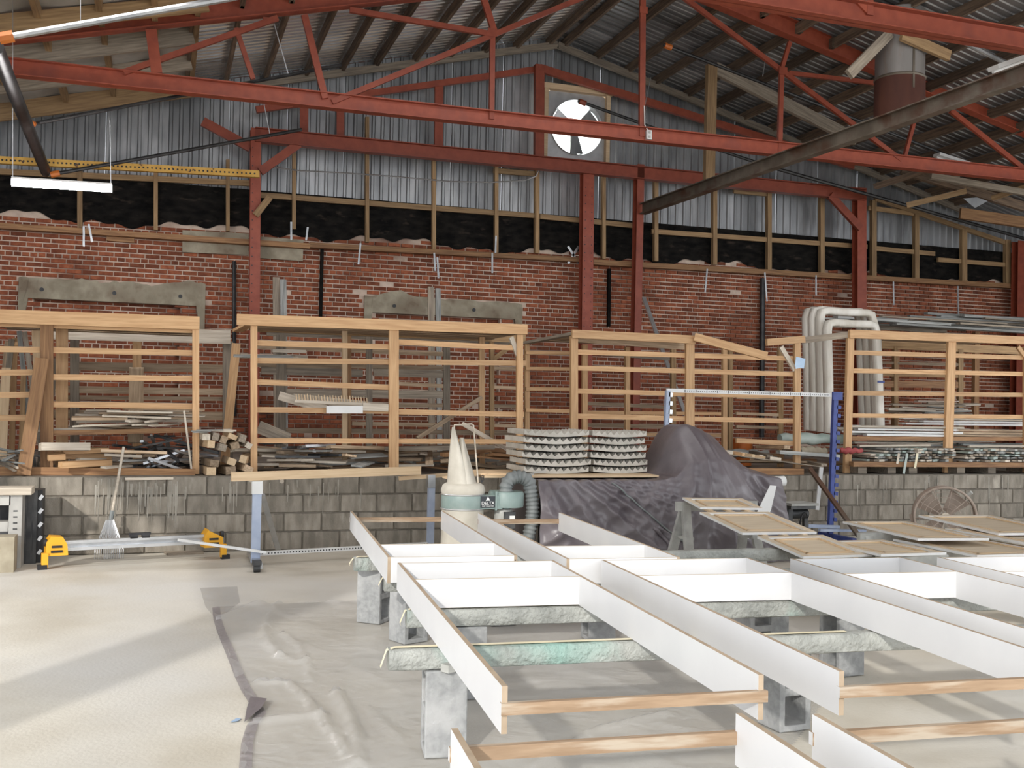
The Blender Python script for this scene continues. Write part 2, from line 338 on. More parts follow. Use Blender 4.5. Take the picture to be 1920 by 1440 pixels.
# ---- roof: corrugated sheets, purlins
roof = Th('ceiling', 'corrugated metal roof on wooden purlins seen from below', None, (RIDGE_X, 8, 5), None, 'structure')
XCUT = .3
Y = -4.2; k = 0
while Y < YE+.3:
    y1 = Y+.70
    for xa, xb in ((XL-.2, -.0), (-.05, 3.3), (3.2, RIDGE_X), (RIDGE_X, 9.7), (9.6, 13.4), (13.3, XR+.2)):
        m = M(); dz = rnd.uniform(0, .008); ys = []; yy = Y
        while yy < y1+.02:                       # trapezoid ribs hanging down into the hall
            ys += [(yy, 0), (yy+.055, 0), (yy+.067, -.016), (yy+.128, -.016)]; yy += .14
        for yy, c in ys: m.v += [Vector((xa, yy, roof_z(xa)+c+dz)), Vector((xb, yy, roof_z(xb)+c+dz))]
        for i in range(len(ys)-1): m.f.append((2*i, 2*i+1, 2*i+3, 2*i+2)); m.m.append(0)
        roof.part('roof_sheet', m, 'galv_roof' if xb <= RIDGE_X+1e-6 else 'roof_dark')
    Y = y1
px = RIDGE_X-.12; i = 0
for sgn in (-1, 1):
    for i in range(15):
        x = RIDGE_X + sgn*(.14+.60*i)
        if x < XCUT-.05 or x > XR: continue
        z = roof_z(x)-.10
        for ya, yb in ((-4, 4.3), (4.3, 8.75), (8.65, 13.5), (13.4, YE+.1)):
            j = rnd.uniform(-.03, .03); roof.bar('purlin', (x+j, ya, z), (x+j+rnd.uniform(-.02, .02), yb, z), .05, .15, 'rafter')
for s in (-1, 1):   # flying rafters along the gable wall
    roof.bar('gable_rafter', (RIDGE_X, YE-.06, RIDGE_Z-.2), (RIDGE_X+s*9.1, YE-.06, RIDGE_Z-.2-SLOPE*9.1), .12, .05, 'old_wood')
# boarded, insulated left strip of the roof
for j, yy in enumerate((6.0, 7.2, 8.4, 9.6, 10.7, 11.9, 13.0, 14.2, 15.4, 16.6)):
    xa, xb = XL, XCUT+.1; z = lambda x: roof_z(x)-.22
    roof.bar('joist', (xa, yy, z(xa)), (xb+rnd.uniform(-.1, .1), yy, z(xb)), .26 if j % 2 else .2, .06, 'old_wood' if j % 3 else 'stud')
for xx in (-2.1, -1.45, -.8, -.2, .3):
    roof.bar('joist', (xx, 5.5, roof_z(xx)-.14), (xx+.05, YE, roof_z(xx)-.14), .07, .13, 'stud')
for j in range(10):
    for xa, xb in ((XL, -1.5), (-1.5, -.15), (-.15, XCUT)):
        m = M(); y0, y1 = 5.5+1.15*j, 5.5+1.15*(j+1)-.02
        m.grid(lambda u, v: (xa+(xb-xa)*u, y0+(y1-y0)*v, roof_z(xa+(xb-xa)*u)-.06-.05*math.sin(math.pi*u)*math.sin(math.pi*v)), 4, 6)
        roof.part('insulation_batt', m, 'stucco_white', smooth=180)
# ================================================================== red trusses
def ibeam(m, p, q, h, w, t=.014, mi=0):
    p, q = Vector(p), Vector(q); a = (q-p).normalized(); n = Vector((0, 1, 0)); n = (n-a*n.dot(a)).normalized(); u = a.cross(n)
    if u.z < 0: u = -u
    m.bar(p, q, h, t, mi)
    for s in (-1, 1): m.bar(p+u*s*(h/2-t/2), q+u*s*(h/2-t/2), t, w, mi)
    return m
def ybeam(m, p, q, h, w, t=.016):      # I-beam running away along Y
    p, q = Vector(p), Vector(q); c = (p+q)/2; L_ = (q-p).length; R = basis(q-p)
    m.box(c, (L_, t, h), R)
    for s in (-1, 1): m.box(c+Vector((0, 0, s*(h/2-t/2))), (L_, w, t), R)
    return m
YT1, YT0, YP = 13.5, 8.7, 16.55
t1 = Th('roof_truss', 'red steel roof truss with long bottom chord crossing in front of the gable wall', 'truss', (RIDGE_X, YT1, 5.4))
def P1(x, y): return aY(x, y, YT1)
a, b = P1(-60, 118), P1(2080, 345); zc = (a.z+b.z)/2
t1.part('bottom_chord', ibeam(M(), (XL+.1, YT1, a.z), (XR-.3, YT1, b.z), .20, .16), 'red_steel')
ap = P1(1205, -62); al, ar = P1(0, 62), P1(1920, 238)
ext = lambda p, q, x: p + (q-p)*((x-p.x)/(q.x-p.x))
t1.part('top_chord', ibeam(M(), ext(ap, al, XL+.1), ap, .26, .16), 'red_steel')
t1.part('top_chord', ibeam(M(), ap, ext(ap, ar, XR-.4), .26, .16), 'red_steel')
for i, (x1, y1, x2, y2, w) in enumerate(((283, 58, 294, 140, .13), (232, 138, 520, 36, .07), (442, 55, 474, 150, .06), (570, 30, 609, 186, .085), (655, 20, 925, 66, .07),
        (622, 192, 1098, -6, .07), (903, -12, 926, 60, .085), (923, 60, 921, 224, .07), (1205, -50, 1203, 256, .085), (1278, -8, 1690, 300, .07),
        (1466, 130, 1462, 284, .07), (1482, 78, 1466, 130, .06), (1480, 136, 1652, 156, .06), (1716, 228, 1696, 302, .055), (1785, 206, 1925, 318, .08))):
    t1.bar('strut', P1(x1, y1)+Vector((0, .006*i-.05, 0)), P1(x2, y2)+Vector((0, .006*i-.05, 0)), w, .05, 'red_steel')
for x, y, s in ((922, 62, .13), (1466, 134, .14), (1205, 20, .12), (500, 40, .1)): t1.part('gusset_plate', M().box(P1(x, y)+Vector((0, -.035, 0)), (s, .012, s*.8)), 'red_steel')
m = M().box(P1(1213, 255)+Vector((0, -.06, 0)), (.075, .05, .13)); o = Th('outlet_box', 'small white electrical outlet box on the truss bottom chord', 'outlet box', P1(1213, 264)+Vector((0, -.06, 0)))
o.part('cover', m, 'white_paint'); o.part('socket', M().box(P1(1213, 251)+Vector((0, -.088, 0)), (.03, .008, .03)).box(P1(1213, 259)+Vector((0, -.088, 0)), (.03, .008, .03)), 'grey_plastic')
o.part('cord', M().tube([P1(1213, 248)+Vector((0, -.05, 0)), P1(1206, 236)+Vector((0, -.05, 0)), P1(1205, 200)+Vector((0, -.05, 0))], .008, 6), 'white_paint')
t0 = Th('roof_truss', 'red steel roof truss whose chord passes across the rusted duct top', 'truss', (RIDGE_X, YT0, 5.4))
def P0(x, y): return aY(x, y, YT0)
a, b = P0(1400, -10), P0(1920, 78)
t0.part('bottom_chord', ibeam(M(), ext(a, b, XL+.1), ext(a, b, XR-.3), .21, .17), 'red_steel')
tz = lambda x: roof_z(x)-.36
t0.part('top_chord', ibeam(M(), (XL+.1, YT0, tz(XL)), (RIDGE_X, YT0, tz(RIDGE_X)), .26, .16), 'red_steel')
t0.part('top_chord', ibeam(M(), (RIDGE_X, YT0, tz(RIDGE_X)), (XR-.4, YT0, tz(XR-.4)), .26, .16), 'red_steel')
for x in (1628,): t0.bar('strut', P0(x, 30), (P0(x, 30).x-.05, YT0, tz(P0(x, 30).x)), .075, .07, 'red_steel')
t0.bar('strut', P0(1628, 24), (P0(1628, 24).x-2.2, YT0, tz(P0(1628, 24).x-2.2)), .075, .06, 'red_steel')
# ---- red portal frame at the gable wall
pf = Th('portal_frame', 'red steel portal frame of columns and beam against the gable wall', 'frame', (6, YP, LEDGE), None)
def PP(x, y, dy=0): return aY(x, y, YP+dy)
pf.part('beam', ibeam(M(), PP(478, 253), PP(1620, 366), .22, .17), 'red_steel')
def column(xa, ytop, xb, ybot, w, two=0):
    top, bot = PP(xa, ytop), PP(xb, ybot); bot = ext3(top, bot, LEDGE)
    m = M(); h = top.z-bot.z; c = (top+bot)/2
    R = basis(top-bot)
    m.box(c, ((top-bot).length, w, .014), R); m.box(c+Vector((0, .16, 0)), ((top-bot).length, w, .014), R); m.box(c+Vector((0, .08, 0)), ((top-bot).length, .014, .16), R)
    col = pf.part('column', m, 'red_steel'); BOXES.append(obb(c+Vector((0, .08, 0)), R, ((top-bot).length/2, w/2, .09)))
    hm = M(); z = bot.z+.5
    while z < top.z-.2 and two:
        q = bot+(top-bot)*((z-bot.z)/h)
        for s in ((-1, 1) if two == 2 else (-1,)): hm.tube([q+Vector((s*w*.3, -.009, 0)), q+Vector((s*w*.3, -.004, 0))], .010, 6)
        z += .14
    if two: hm.v = [v-pf.base for v in hm.v]; tag(link('bolt_holes', to_mesh('bolt_holes', hm, 'black_plastic'), col), kind='stuff')
    return col
def ext3(p, q, z): return p + (q-p)*((z-p.z)/(q.z-p.z))
column(480, 240, 477.5, 593, .155, 1); column(1104, 322, 1101, 611, .20, 2); column(1202, 308, 1196, 611, .13); column(1616, 352, 1616, 570, .20); column(1920, 452, 1918, 600, .30)
pf.pbar('knee_brace', (488, 322, YP-.02), (560, 270, YP-.02), .13, .07, 'red_steel'); pf.pbar('knee_brace', (1556, 366, YP-.02), (1613, 428, YP-.02), .14, .07, 'red_steel')
pf.pbar('knee_brace', (380, 228, YP+.1), (470, 277, YP+.1), .14, .07, 'red_steel')
pf.pbar('post', (570, 196, YP+.2), (570, 250, YP+.2), .13, .06, 'red_steel'); pf.pbar('post', (638, 202, YP+.2), (638, 256, YP+.2), .12, .06, 'red_steel')
pf.pbar('post', (823, 158, YP+.2), (822, 278, YP+.2), .14, .06, 'red_steel'); pf.pbar('post', (1011, 122, YP+.1), (1010, 300, YP+.1), .16, .1, 'red_steel')
pf.pbar('gable_chord', (480, 206, YP+.2), (1008, 130, YP+.2), .10, .08, 'red_steel'); pf.pbar('gable_chord', (1012, 128, YP+.2), (1600, 312, YP+.2), .13, .08, 'red_steel')
# ---- grey crane beam
g = Th('crane_beam', 'weathered grey steel I-beam running from the red column towards the ridge', 'beam', aY(1203, 405, YP))
p, q = aY(1205, 392, YP-.05), aY(1920, 139, 8.45); q2 = p+(q-p)*1.25
g.part('beam', ybeam(M(), p, q2, .19, .13), 'rust_steel')
# ---- studs and ledgers
fr = Th('stud_framing', 'brown timber studs and ledger boards nailed to the metal siding', 'framing', (6, YE-.1, 4.2))
YS = YE-.11
for x, y0, y1, w in ((292, 318, 432, .06), (427, 300, 434, .055), (150, 318, 428, .07), (551, 282, 430, .055), (688, 220, 455, .06), (813, 288, 468, .06), (930, 305, 474, .06), (1006, 318, 475, .075), (1131, 330, 486, .065),
                     (1229, 330, 490, .075), (1339, 340, 497, .085), (1441, 350, 506, .085), (1540, 362, 512, .09), (1637, 376, 520, .10), (1717, 402, 523, .10), (1806, 430, 527, .12), (1888, 450, 531, .12)):
    fr.pbar('stud', (x, y0, YS-.03), (x, y1, YS-.03), w, .09, 'stud')
for x1, y1, x2, y2 in ((488, 366, 1008, 405), (1012, 406, 1195, 424), (1222, 434, 1625, 463), (1640, 466, 1752, 476), (1758, 487, 1890, 497), (0, 322, 470, 344), (1628, 390, 1725, 402), (925, 320, 1010, 327), (1375, 358, 1440, 364)):
    fr.pbar('ledger', (x1, y1, YS-.02), (x2, y2, YS-.02), .085, .05, 'stud')
fr.pbar('sill', (0, 424, YE-.18), (580, 462, YE-.18), .08, .14, 'pine_dark'); fr.pbar('sill', (580, 460, YE-.18), (1090, 488, YE-.18), .08, .14, 'pine_dark'); fr.pbar('sill', (1110, 492, YE-.18), (1900, 537, YE-.18), .09, .14, 'pine_dark')
fr.pbar('brace', (479, 404, YP-.08), (506, 370, YP-.08), .10, .05, 'stud')
lonebar('timber_post', aY(1334, 122, 15.2), aY(1329, 338, 15.2), .17, .10, 'stud', 'tall brown timber post hanging between truss and crane beam', 'post')
fr.pbar('rake_board', (1640, 372, YE-.13), (1905, 462, YE-.13), .09, .06, 'stud'); fr.pbar('rake_board', (1700, 385, 15.6), (1812, 358, 15.0), .10, .06, 'stud')
# ---- pipes
def pipe(name, pts, r, mat, label, cat='pipe', group=None, n=8): return lone(name, M().tube(pts, r, n), mat, label, cat, group, smooth=40)
MP0, MP1 = aY(-8, 88, 10.45), aY(86, 322, 15.65)
ms = Th('sprinkler_pipe', 'thick black sprinkler main sloping down above the fluorescent tube', 'pipe', aY(86, 322, 15.65))
ms.part('pipe', M().tube([MP0, MP1], .07, 12), 'black_pipe', smooth=40)
for i, (pts, r, lab) in enumerate((
    ([aY(-6, 73, 10.2), aY(430, -3, 10.2), aY(700, -60, 10.2)], .032, 'bright-edged conduit rising across the boarded roof corner'),
    ([aY(58, 233, 13.2), aY(74, 230, 13.74), aY(640, 122, 13.74)], .022, 'thin black sprinkler branch crossing behind the truss chord'),
    ([aY(92, 328, 15.6), aY(566, 243, 15.6)], .026, 'thin black sprinkler branch passing the red column head'),
    ([aY(1084, 189, 16.2), aY(1257, 251, 16.2), aY(1450, 315, 16.2)], .028, 'black sprinkler branch with red tip in front of the exhaust fan'),
    ([aY(1244, 84, 14.4), aY(1462, 168, 14.4), aY(1830, 312, 14.4)], .026, 'long black sprinkler branch under the darker roof slope'),
    ([aY(1455, 316, 16.2), aY(1920, 447, 16.2)], .034, 'black sprinkler branch running down above the high plank stack'),
    ([aY(1790, 70, 9.6), aY(1905, 128, 9.6)], .03, 'short bright-edged pipe above the crane beam'))):
    pt = Th('sprinkler_pipe', lab, 'pipe', pts[-1]); pt.part('pipe', M().tube(pts, r, 8), 'galv' if i in (0, 6) else 'black_pipe', smooth=40)
    if i in (0, 1, 2, 3, 4): d = (pts[1]-pts[0]).normalized(); pt.part('coupling', M().tube([pts[0]+d*.02, pts[0]+d*.14], r*1.7, 8), 'orange' if i != 3 else 'red_steel', smooth=40)
yp = Th('perforated_rail', 'yellow perforated steel rail fixed across the wall above the tube light', 'rail', aY(486, 330, 15.9))
yp.pbar('rail', (-10, 300, 15.9), (486, 327, 15.9), .10, .08, 'yellow_steel')
hm = M()
for i in range(60):
    p = aY(5+8*i, 301+8*i*.0545, 15.9); hm.tube([p+Vector((0, -.045, 0)), p+Vector((0, -.038, 0))], .014, 6)
tag(yp.part('slots', hm, 'black_plastic'), kind='stuff')
# ---- hanging wires
for x1, y1, x2, y2, Y, lab in ((24, 345, 24, -5, 12.5, 'wire holding the tube light end under the thick black main'), (208, 350, 206, 225, 12.5, 'wire holding the tube light end facing the red column'),
                               (151, -6, 151, 44, 10.2, 'wire holding the bright-edged conduit under the boarded roof corner'), (662, 145, 0, 0, 0, '')):
    if lab: lonebar('hanger_wire', aY(x1, y1, Y), aY(x2, y2, Y), .006, .006, 'alu', lab, 'wire')
for x1, y1, x2, y2, Y, lab in ((514, 44, 541, 141, 13.74, 'wire holding the branch pipe before the corrugated slope'), (495, 195, 507, 257, 15.6, 'wire holding the pipe at the red column head'),
                               (1220, 145, 1205, 219, 16.2, 'wire holding the pipe beside the exhaust fan'), (1443, 62, 1430, 143, 14.4, 'wire holding the branch pipe under the darker roof slope')):
    lonebar('hanger_wire', aY(x1, y1, Y), aY(x2, y2, Y), .01, .01, 'alu', lab, 'wire')
pts = [aY(x, y, YS-.10) for x, y in ((500, 312), (560, 320), (640, 324), (740, 331), (840, 340), (920, 342), (985, 338), (1005, 330), (1010, 318))]
pipe('electric_cable', pts, .012, 'alu', 'thin grey cable strung across the metal siding', 'cable', n=6)
# ---- exhaust fan in the gable
fz = Th('exhaust_fan', 'large square exhaust fan in the gable letting daylight through', 'fan', aY(1080, 306, YE))
fc = aY(1080, 240, YE-.02); fw, fh = (FANX1-FANX0), (FANZ1-FANZ0); R_ = .47
m = M(); n = 48
def sq(a):
    c, s = math.cos(a), math.sin(a); k = min(fw/2/abs(c) if abs(c) > 1e-6 else 9, fh/2/abs(s) if abs(s) > 1e-6 else 9); return c*k, s*k
for i in range(n):
    a0, a1 = 2*math.pi*i/n, 2*math.pi*(i+1)/n; o0, o1 = sq(a0), sq(a1)
    m.add([fc+Vector((o0[0], 0, o0[1])), fc+Vector((o1[0], 0, o1[1])), fc+Vector((R_*math.cos(a1), 0, R_*math.sin(a1))), fc+Vector((R_*math.cos(a0), 0, R_*math.sin(a0)))], [(0, 1, 2, 3)])
fz.part('housing_plate', m, 'alu')
AX = Matrix.Rotation(math.radians(-90), 3, 'X')
fz.part('shroud', M().lathe([(R_, 0), (R_+.015, -.05), (R_-.01, .0), (R_-.02, .16)], fc, 48, axis=AX.transposed() if False else Matrix.Rotation(math.radians(-90), 3, 'X')), 'alu', smooth=40)
for k in range(3):
    A = math.radians(35+120*k); c, s = math.cos(A), math.sin(A); m = M()
    m.grid(lambda u, v: fc+Vector((c*(.1+.34*u)-s*(v-.5)*(.12+.16*u), .05+.07*(v-.5), s*(.1+.34*u)+c*(v-.5)*(.12+.16*u))), 5, 4); fz.part('blade', m, 'galv', smooth=180)
fz.part('hub', M().lathe([(0, .14), (.09, .14), (.10, .0), (.07, -.04), (0, -.05)], fc+Vector((0, .06, 0)), 20, axis=AX), 'dusty', smooth=40)
fz.part('motor_mount', M().bar(fc+Vector((0, .10, 0)), fc+Vector((0, .10, -R_)), .12, .05).bar(fc+Vector((-.1, .12, 0)), fc+Vector((-R_*.96, .12, .09)), .07, .03), 'dusty')
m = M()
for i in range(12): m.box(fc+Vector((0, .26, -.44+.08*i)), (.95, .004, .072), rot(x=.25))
fz.part('daylight_slats', m, 'fan_glow')
for x in (FANX0-.02, FANX1+.02): fz.part('frame_post', M().box((x, YE-.05, fc.z), (.07, .12, fh+.1)), 'pine_pale')
fz.part('frame_head', M().box((fc.x, YE-.06, FANZ1+.05), (fw+.16, .14, .10)), 'pine_pale')
# ---- old timbers under the right slope
for x1, y1, Y1, x2, y2, Y2, w, mat, lab in ((1340, 128, 15.2, 1605, 262, 15.2, .20, 'old_wood', 'thick old timber running from the tall brown post under the darker slope'),
    (1690, 318, 15.4, 1920, 388, 15.0, .16, 'rafter', 'dark timber slanting below the chord above the high plank stack'), (1745, 330, 14.6, 1925, 362, 14.2, .10, 'old_wood', 'greyed board wedged under the roof corner above the high plank stack'), (1800, 400, 15.8, 1925, 418, 15.4, .20, 'pine_dark', 'reddish board in the dark roof corner above the high plank stack'),
    (1790, 345, 14.8, 1795, 300, 14.8, .13, 'old_wood', 'stub post under the truss chord by the unlit fixture'), (1640, 350, 15.8, 1800, 300, 14.6, .14, 'rafter', 'dark rafter crossing behind the truss chord beside the rusted duct'), (1860, 372, 14.9, 1925, 350, 14.4, .08, 'stud', 'short brown rail in the roof corner above the high plank stack')):
    lonebar('roof_timber', aY(x1, y1, Y1), aY(x2, y2, Y2), w, .08, mat, lab, 'timber')
lone('torn_sheet', M().add([aY(x, y, 14.9) for x, y in ((1806, 372), (1828, 390), (1852, 377), (1832, 370))]+[aY(x, y, 15.0) for x, y in ((1806, 372), (1828, 390), (1852, 377), (1832, 370))], [(0, 1, 2, 3), (4, 5, 6, 7), (0, 1, 5, 4), (1, 2, 6, 5), (2, 3, 7, 6), (3, 0, 4, 7)]), 'galv', 'torn white sheet hanging in the roof corner above the high plank stack', 'sheet')
# ---- duct
dc = aY(1686, 224, 12.0); dt = Th('exhaust_duct', 'fat round sheet metal duct with rusted lower half hanging from the roof', 'duct', dc)
zj = aY(1686, 150, 12.0).z; rr = .33
dt.part('upper_section', M().lathe([(rr, roof_z(dc.x+rr)-dc.z-.03), (rr, zj-dc.z)], dc, 32), 'duct', smooth=40)
dt.part('lower_section', M().lathe([(rr*1.02, zj-dc.z), (rr*1.03, 0), (0, .02)], dc, 32), 'duct_rust', smooth=40)
dt.part('seam', M().lathe([(rr+.005, zj-dc.z+.02), (rr+.02, zj-dc.z), (rr+.005, zj-dc.z-.02)], dc, 32).box(dc+Vector((-.04, -rr-.003, 1.0)), (.03, .012, 1.3)), 'rust_steel')
lonebar('roof_board', aY(1592, 140, 11.8), aY(1668, 62, 11.8), .14, .06, 'old_wood', 'weathered board sloping up to the rusted duct', 'board')
lonebar('roof_board', aY(1690, 66, 11.6), aY(1780, 105, 11.6), .14, .06, 'stud', 'yellowed board on the far side of the duct top', 'board')
# ---- lamps
tl = Th('tube_light', 'glowing fluorescent tube light hung on wires in front of the brick wall', 'light', aY(115, 356, 12.5))
a, b = aY(22, 342, 12.5), aY(210, 354, 12.5)
tl.part('tube', M().tube([a, b], .04, 12), 'led', smooth=40); up = Vector((0, 0, .045)); tl.part('reflector', M().bar(a+up, b+up, .02, .10), 'white_paint')
for x1, y1, x2, y2, Y, lab in ((1756, 290, 1832, 314, 14.2, 'unlit white tube fixture behind the truss chord'), (1862, 128, 1945, 98, 9.4, 'unlit white tube fixture above the crane beam')):
    a, b = aY(x1, y1, Y), aY(x2, y2, Y); f = Th('tube_fixture', lab, 'light', a); f.bar('housing', a, b, .05, .16, 'white_paint')
    f.part('lamp', M().tube([a+Vector((0, 0, -.045)), b+Vector((0, 0, -.045))], .018, 8), 'white_paint', smooth=40)

for lx, ly, lz in FILL_LAMPS:      # made-up fixture bodies for the added fill lamps
    f = Th('tube_light', 'added fill lamp fixture hung unseen under the roof sheets over the carcasses and bench', 'light', (lx, ly, lz), 'added overhead fill lamps')
    f.part('housing', M().box((lx, ly, lz+.035), (2.44, .16, .05)), 'white_paint')
    for dx in (-1, 1): f.bar('hanger', (lx+dx, ly, lz+.06), (lx+dx, ly, roof_z(lx+dx)-.03), .006, .006, 'alu')
# ================================================================== white cabinet carcasses on trestle beams
UY = math.radians(5.08); UL = Vector((math.sin(UY), math.cos(UY), 0)); UW = Vector((math.cos(UY), -math.sin(UY), 0)); UR = Matrix((UW, UL, Vector((0, 0, 1)))).transposed()
def U(w, l, z): return UW*w + UL*l + Vector((0, 0, z))
ZB_, ZT = .495, .655; TH = .02
def ubox(m, w0, w1, l0, l1, z0, z1, mi): return m.box(U((w0+w1)/2, (l0+l1)/2, (z0+z1)/2), (w1-w0, l1-l0, z1-z0), UR, mi)
SIDE = [0, 0, 1, 1, 1, 1]; CROSS = [1, 1, 0, 0, 1, 1]
def carcass(wl, wr, ln, lf, box_far, label, shelves=(.0, .58), rail=True, skew=0):
    t = Th('cabinet_carcass', label, 'cabinet carcass', U((wl+wr)/2, (ln+lf)/2, ZB_))
    for w in (wl, wr-TH): t.part('side_panel', ubox(M(), w, w+TH, ln, lf, ZB_, ZT, SIDE), ['melamine', 'mdf_edge'])
    for s in shelves:
        l = lf-s-TH if box_far else ln+s
        t.part('shelf', ubox(M(), wl+TH, wr-TH, l, l+TH, ZB_+.004, ZT-.002, CROSS), ['melamine', 'maple'])
    if rail:
        l = ln-.012 if box_far else lf-.012
        t.part('rail', ubox(M(), wl-.004, wr+.012, l, l+.024, ZB_+.065, ZB_+.105, [1, 1, 0, 0, 0, 0]), ['batten', 'melamine'])
    if not box_far:
        h = M()
        for z in (.03, .05): h.tube([U(wr-.012, ln-.001, ZT-z), U(wr-.012, ln-.003, ZT-z)], .004, 8)
        t.part('screw_hole', h, 'black_plastic')
    return t
carcass(.815, 1.775, 3.44, 6.19, True, 'wide white cabinet carcass at the sheet edge, batten end resting over the standing block')
carcass(.785, 1.60, 6.41, 9.13, False, 'white cabinet carcass pointing at the dust collector bag')
carcass(1.87, 2.62, 6.23, 8.93, False, 'white cabinet carcass pointing at the draped tarp')
carcass(2.075, 3.06, 3.44, 6.17, True, 'wide white cabinet carcass over the lying hollow block')
carcass(3.32, 4.11, 3.30, 6.10, True, 'white cabinet carcass with screw-dotted side next to the laid-out doors')
carcass(4.36, 5.20, 3.2, 6.06, True, 'white cabinet carcass next to the wide door, beyond the screw-dotted one')
carcass(.565, 1.485, .55, 3.02, False, 'white cabinet carcass with knotted batten, lying before the standing block', shelves=(.0,))
carcass(1.70, 2.70, .6, 2.97, False, 'white cabinet carcass with dark-flecked batten, lying before the hollow block', shelves=(.0,))
# ---- foam-wrapped beams
def wrapped(p, q, label, h=.092):
    t = Th('support_beam', label, 'beam', (p+q)/2-Vector((0, 0, h))); n = 60; m = M(); ax = (q-p); sd = Vector((-ax.y, ax.x, 0)).normalized()
    rs = random.Random(len(label))
    ring = [(-.05, 0), (-.047, -.008), (-.05, -h*.5), (-.046, -h+.006), (-.038, -h), (.038, -h), (.046, -h+.006), (.05, -h*.5), (.047, -.008), (.038, 0), (-.038, 0)][1:]
    for i in range(n+1):
        c = p+ax*(i/n)
        for a, z in ring: m.v.append(c+sd*(a+rs.uniform(-.003, .003))+Vector((0, 0, z-.0035+rs.uniform(-.003, .0))))
    k = len(ring)
    for i in range(n):
        for j in range(k): m.f.append((i*k+j, i*k+(j+1) % k, (i+1)*k+(j+1) % k, (i+1)*k+j)); m.m.append(0)
    m.f += [tuple(range(k))[::-1], tuple(n*k+j for j in range(k))]; m.m += [0, 0]
    t.part('wrapped_timber', m, 'wrap', smooth=50)
    return t, p, q, sd
def taped(bm, drop):
    t, p, q, sd = bm; ax = (q-p).normalized(); z = Vector((0, 0, .0008)); m = M(); w = .018
    pts = [q*.5+p*.5, p+ax*.03, p-ax*.008-Vector((0, 0, .012)), p-ax*.02-Vector((0, 0, drop*.55)), p-ax*.035-sd*.01-Vector((0, 0, drop)), p-ax*.03-sd*.015-Vector((0, 0, drop+.012))]
    for i, c in enumerate(pts): m.v += [c-sd*w+z, c+sd*w+z]
    for i in range(len(pts)-1): m.f.append((2*i, 2*i+1, 2*i+3, 2*i+2)); m.m.append(0)
    t.part('masking_tape', m, 'tape', smooth=180)
HB = .494
def beam_px(x1, y1, wr, label, dy=-.03):
    p = aZ(x1, y1, HB); q = p+Vector((wr, dy*wr, 0)); return wrapped(p, q, label)
taped(beam_px(728, 1214, 4.6, 'foam-wrapped beam with dangling yellow tape, above the standing block', -.085), .085)
taped(beam_px(762, 1141, 4.2, 'foam-wrapped beam under the middle shelf boards', -.09), .075)
taped(beam_px(720, 1079, 4.2, 'foam-wrapped beam under the ends of the wide carcasses', -.09), .06)
taped(beam_px(664, 1044, 4.6, 'foam-wrapped beam beside the tilted grey block', -.04), .05)
wrapped(Vector((.45, 2.55, HB)), Vector((4.2, 2.3, HB)), 'foam-wrapped beam under the knotted and flecked batten ends')
wrapped(Vector((.4, 1.2, HB)), Vector((4.1, .95, HB)), 'foam-wrapped beam under the tail ends of the batten carcasses')
# ---- concrete blocks
def cmu_mesh():
    Lx, Wy, Hz = .39, .19, .19; hx = [(-.165, -.03), (.03, .165)]; hy = .062; m = M()
    xs = [-.195, -.165, -.02, .02, .165, .195]; ys = [-.095, -.062, .062, .095]
    hole = lambda i, j: j == 1 and i in (1, 3)
    idx = {}
    for k, z in enumerate((-Hz/2, Hz/2)):
        for i, x in enumerate(xs):
            for j, y in enumerate(ys): idx[i, j, k] = len(m.v); m.v.append(Vector((x, y, z)))
    def quad(*q): m.f.append(q); m.m.append(0)
    for i in range(5):
        for j in range(3):
            if hole(i, j):
                for (a, b), (c, d) in (((i, j), (i+1, j)), ((i+1, j), (i+1, j+1)), ((i+1, j+1), (i, j+1)), ((i, j+1), (i, j))): quad(idx[a, b, 0], idx[a, b, 1], idx[c, d, 1], idx[c, d, 0])
            else:
                quad(idx[i, j, 0], idx[i, j+1, 0], idx[i+1, j+1, 0], idx[i+1, j, 0]); quad(idx[i, j, 1], idx[i+1, j, 1], idx[i+1, j+1, 1], idx[i, j+1, 1])
    for i in range(5): quad(idx[i, 0, 0], idx[i+1, 0, 0], idx[i+1, 0, 1], idx[i, 0, 1]); quad(idx[i+1, 3, 0], idx[i, 3, 0], idx[i, 3, 1], idx[i+1, 3, 1])
    for j in range(3): quad(idx[0, j+1, 0], idx[0, j, 0], idx[0, j, 1], idx[0, j+1, 1]); quad(idx[5, j, 0], idx[5, j+1, 0], idx[5, j+1, 1], idx[5, j, 1])
    return m
cm = to_mesh('concrete_block', cmu_mesh(), 'cmu')
SPOTS = []
def block(loc, az, label, stand=True, holes_y=False, z=None, group=None):
    """standing on end; the cores run along local X (or Y)"""
    o = link('concrete_block', cm); R = (Matrix.Rotation(math.pi/2, 3, 'Y') if not holes_y else Matrix.Rotation(math.pi/2, 3, 'Z') @ Matrix.Rotation(math.pi/2, 3, 'Y')) if stand else Matrix.Identity(3)
    B = (rz(az) @ R).to_4x4(); B.translation = Vector((loc[0], loc[1], (.1985 if stand else .0985) if z is None else z)); o.matrix_world = B
    SPOTS.append(B.translation.copy())
    bv = o.modifiers.new('bevel', 'BEVEL'); bv.width = .006; bv.segments = 2; bv.limit_method = 'ANGLE'
    return tag(o, label, 'block', group)
def fp(x, y): p = aZ(x, y, 0); return (p.x, p.y)
b1 = aZ(828, 1423, 0); block((b1.x+.03, b1.y+.09), -.14, 'grey concrete block on end, solid face out, under the taped beam end')
b2 = aZ(700, 1172, 0); block((b2.x+.03, b2.y+.12), -.71, 'bluish concrete block on end beside the carcass edge, two cores showing')
b3 = aZ(755, 1209, 0); block((b3.x+.06, b3.y+.10), -1.2, 'concrete block on end under the taped middle beam')
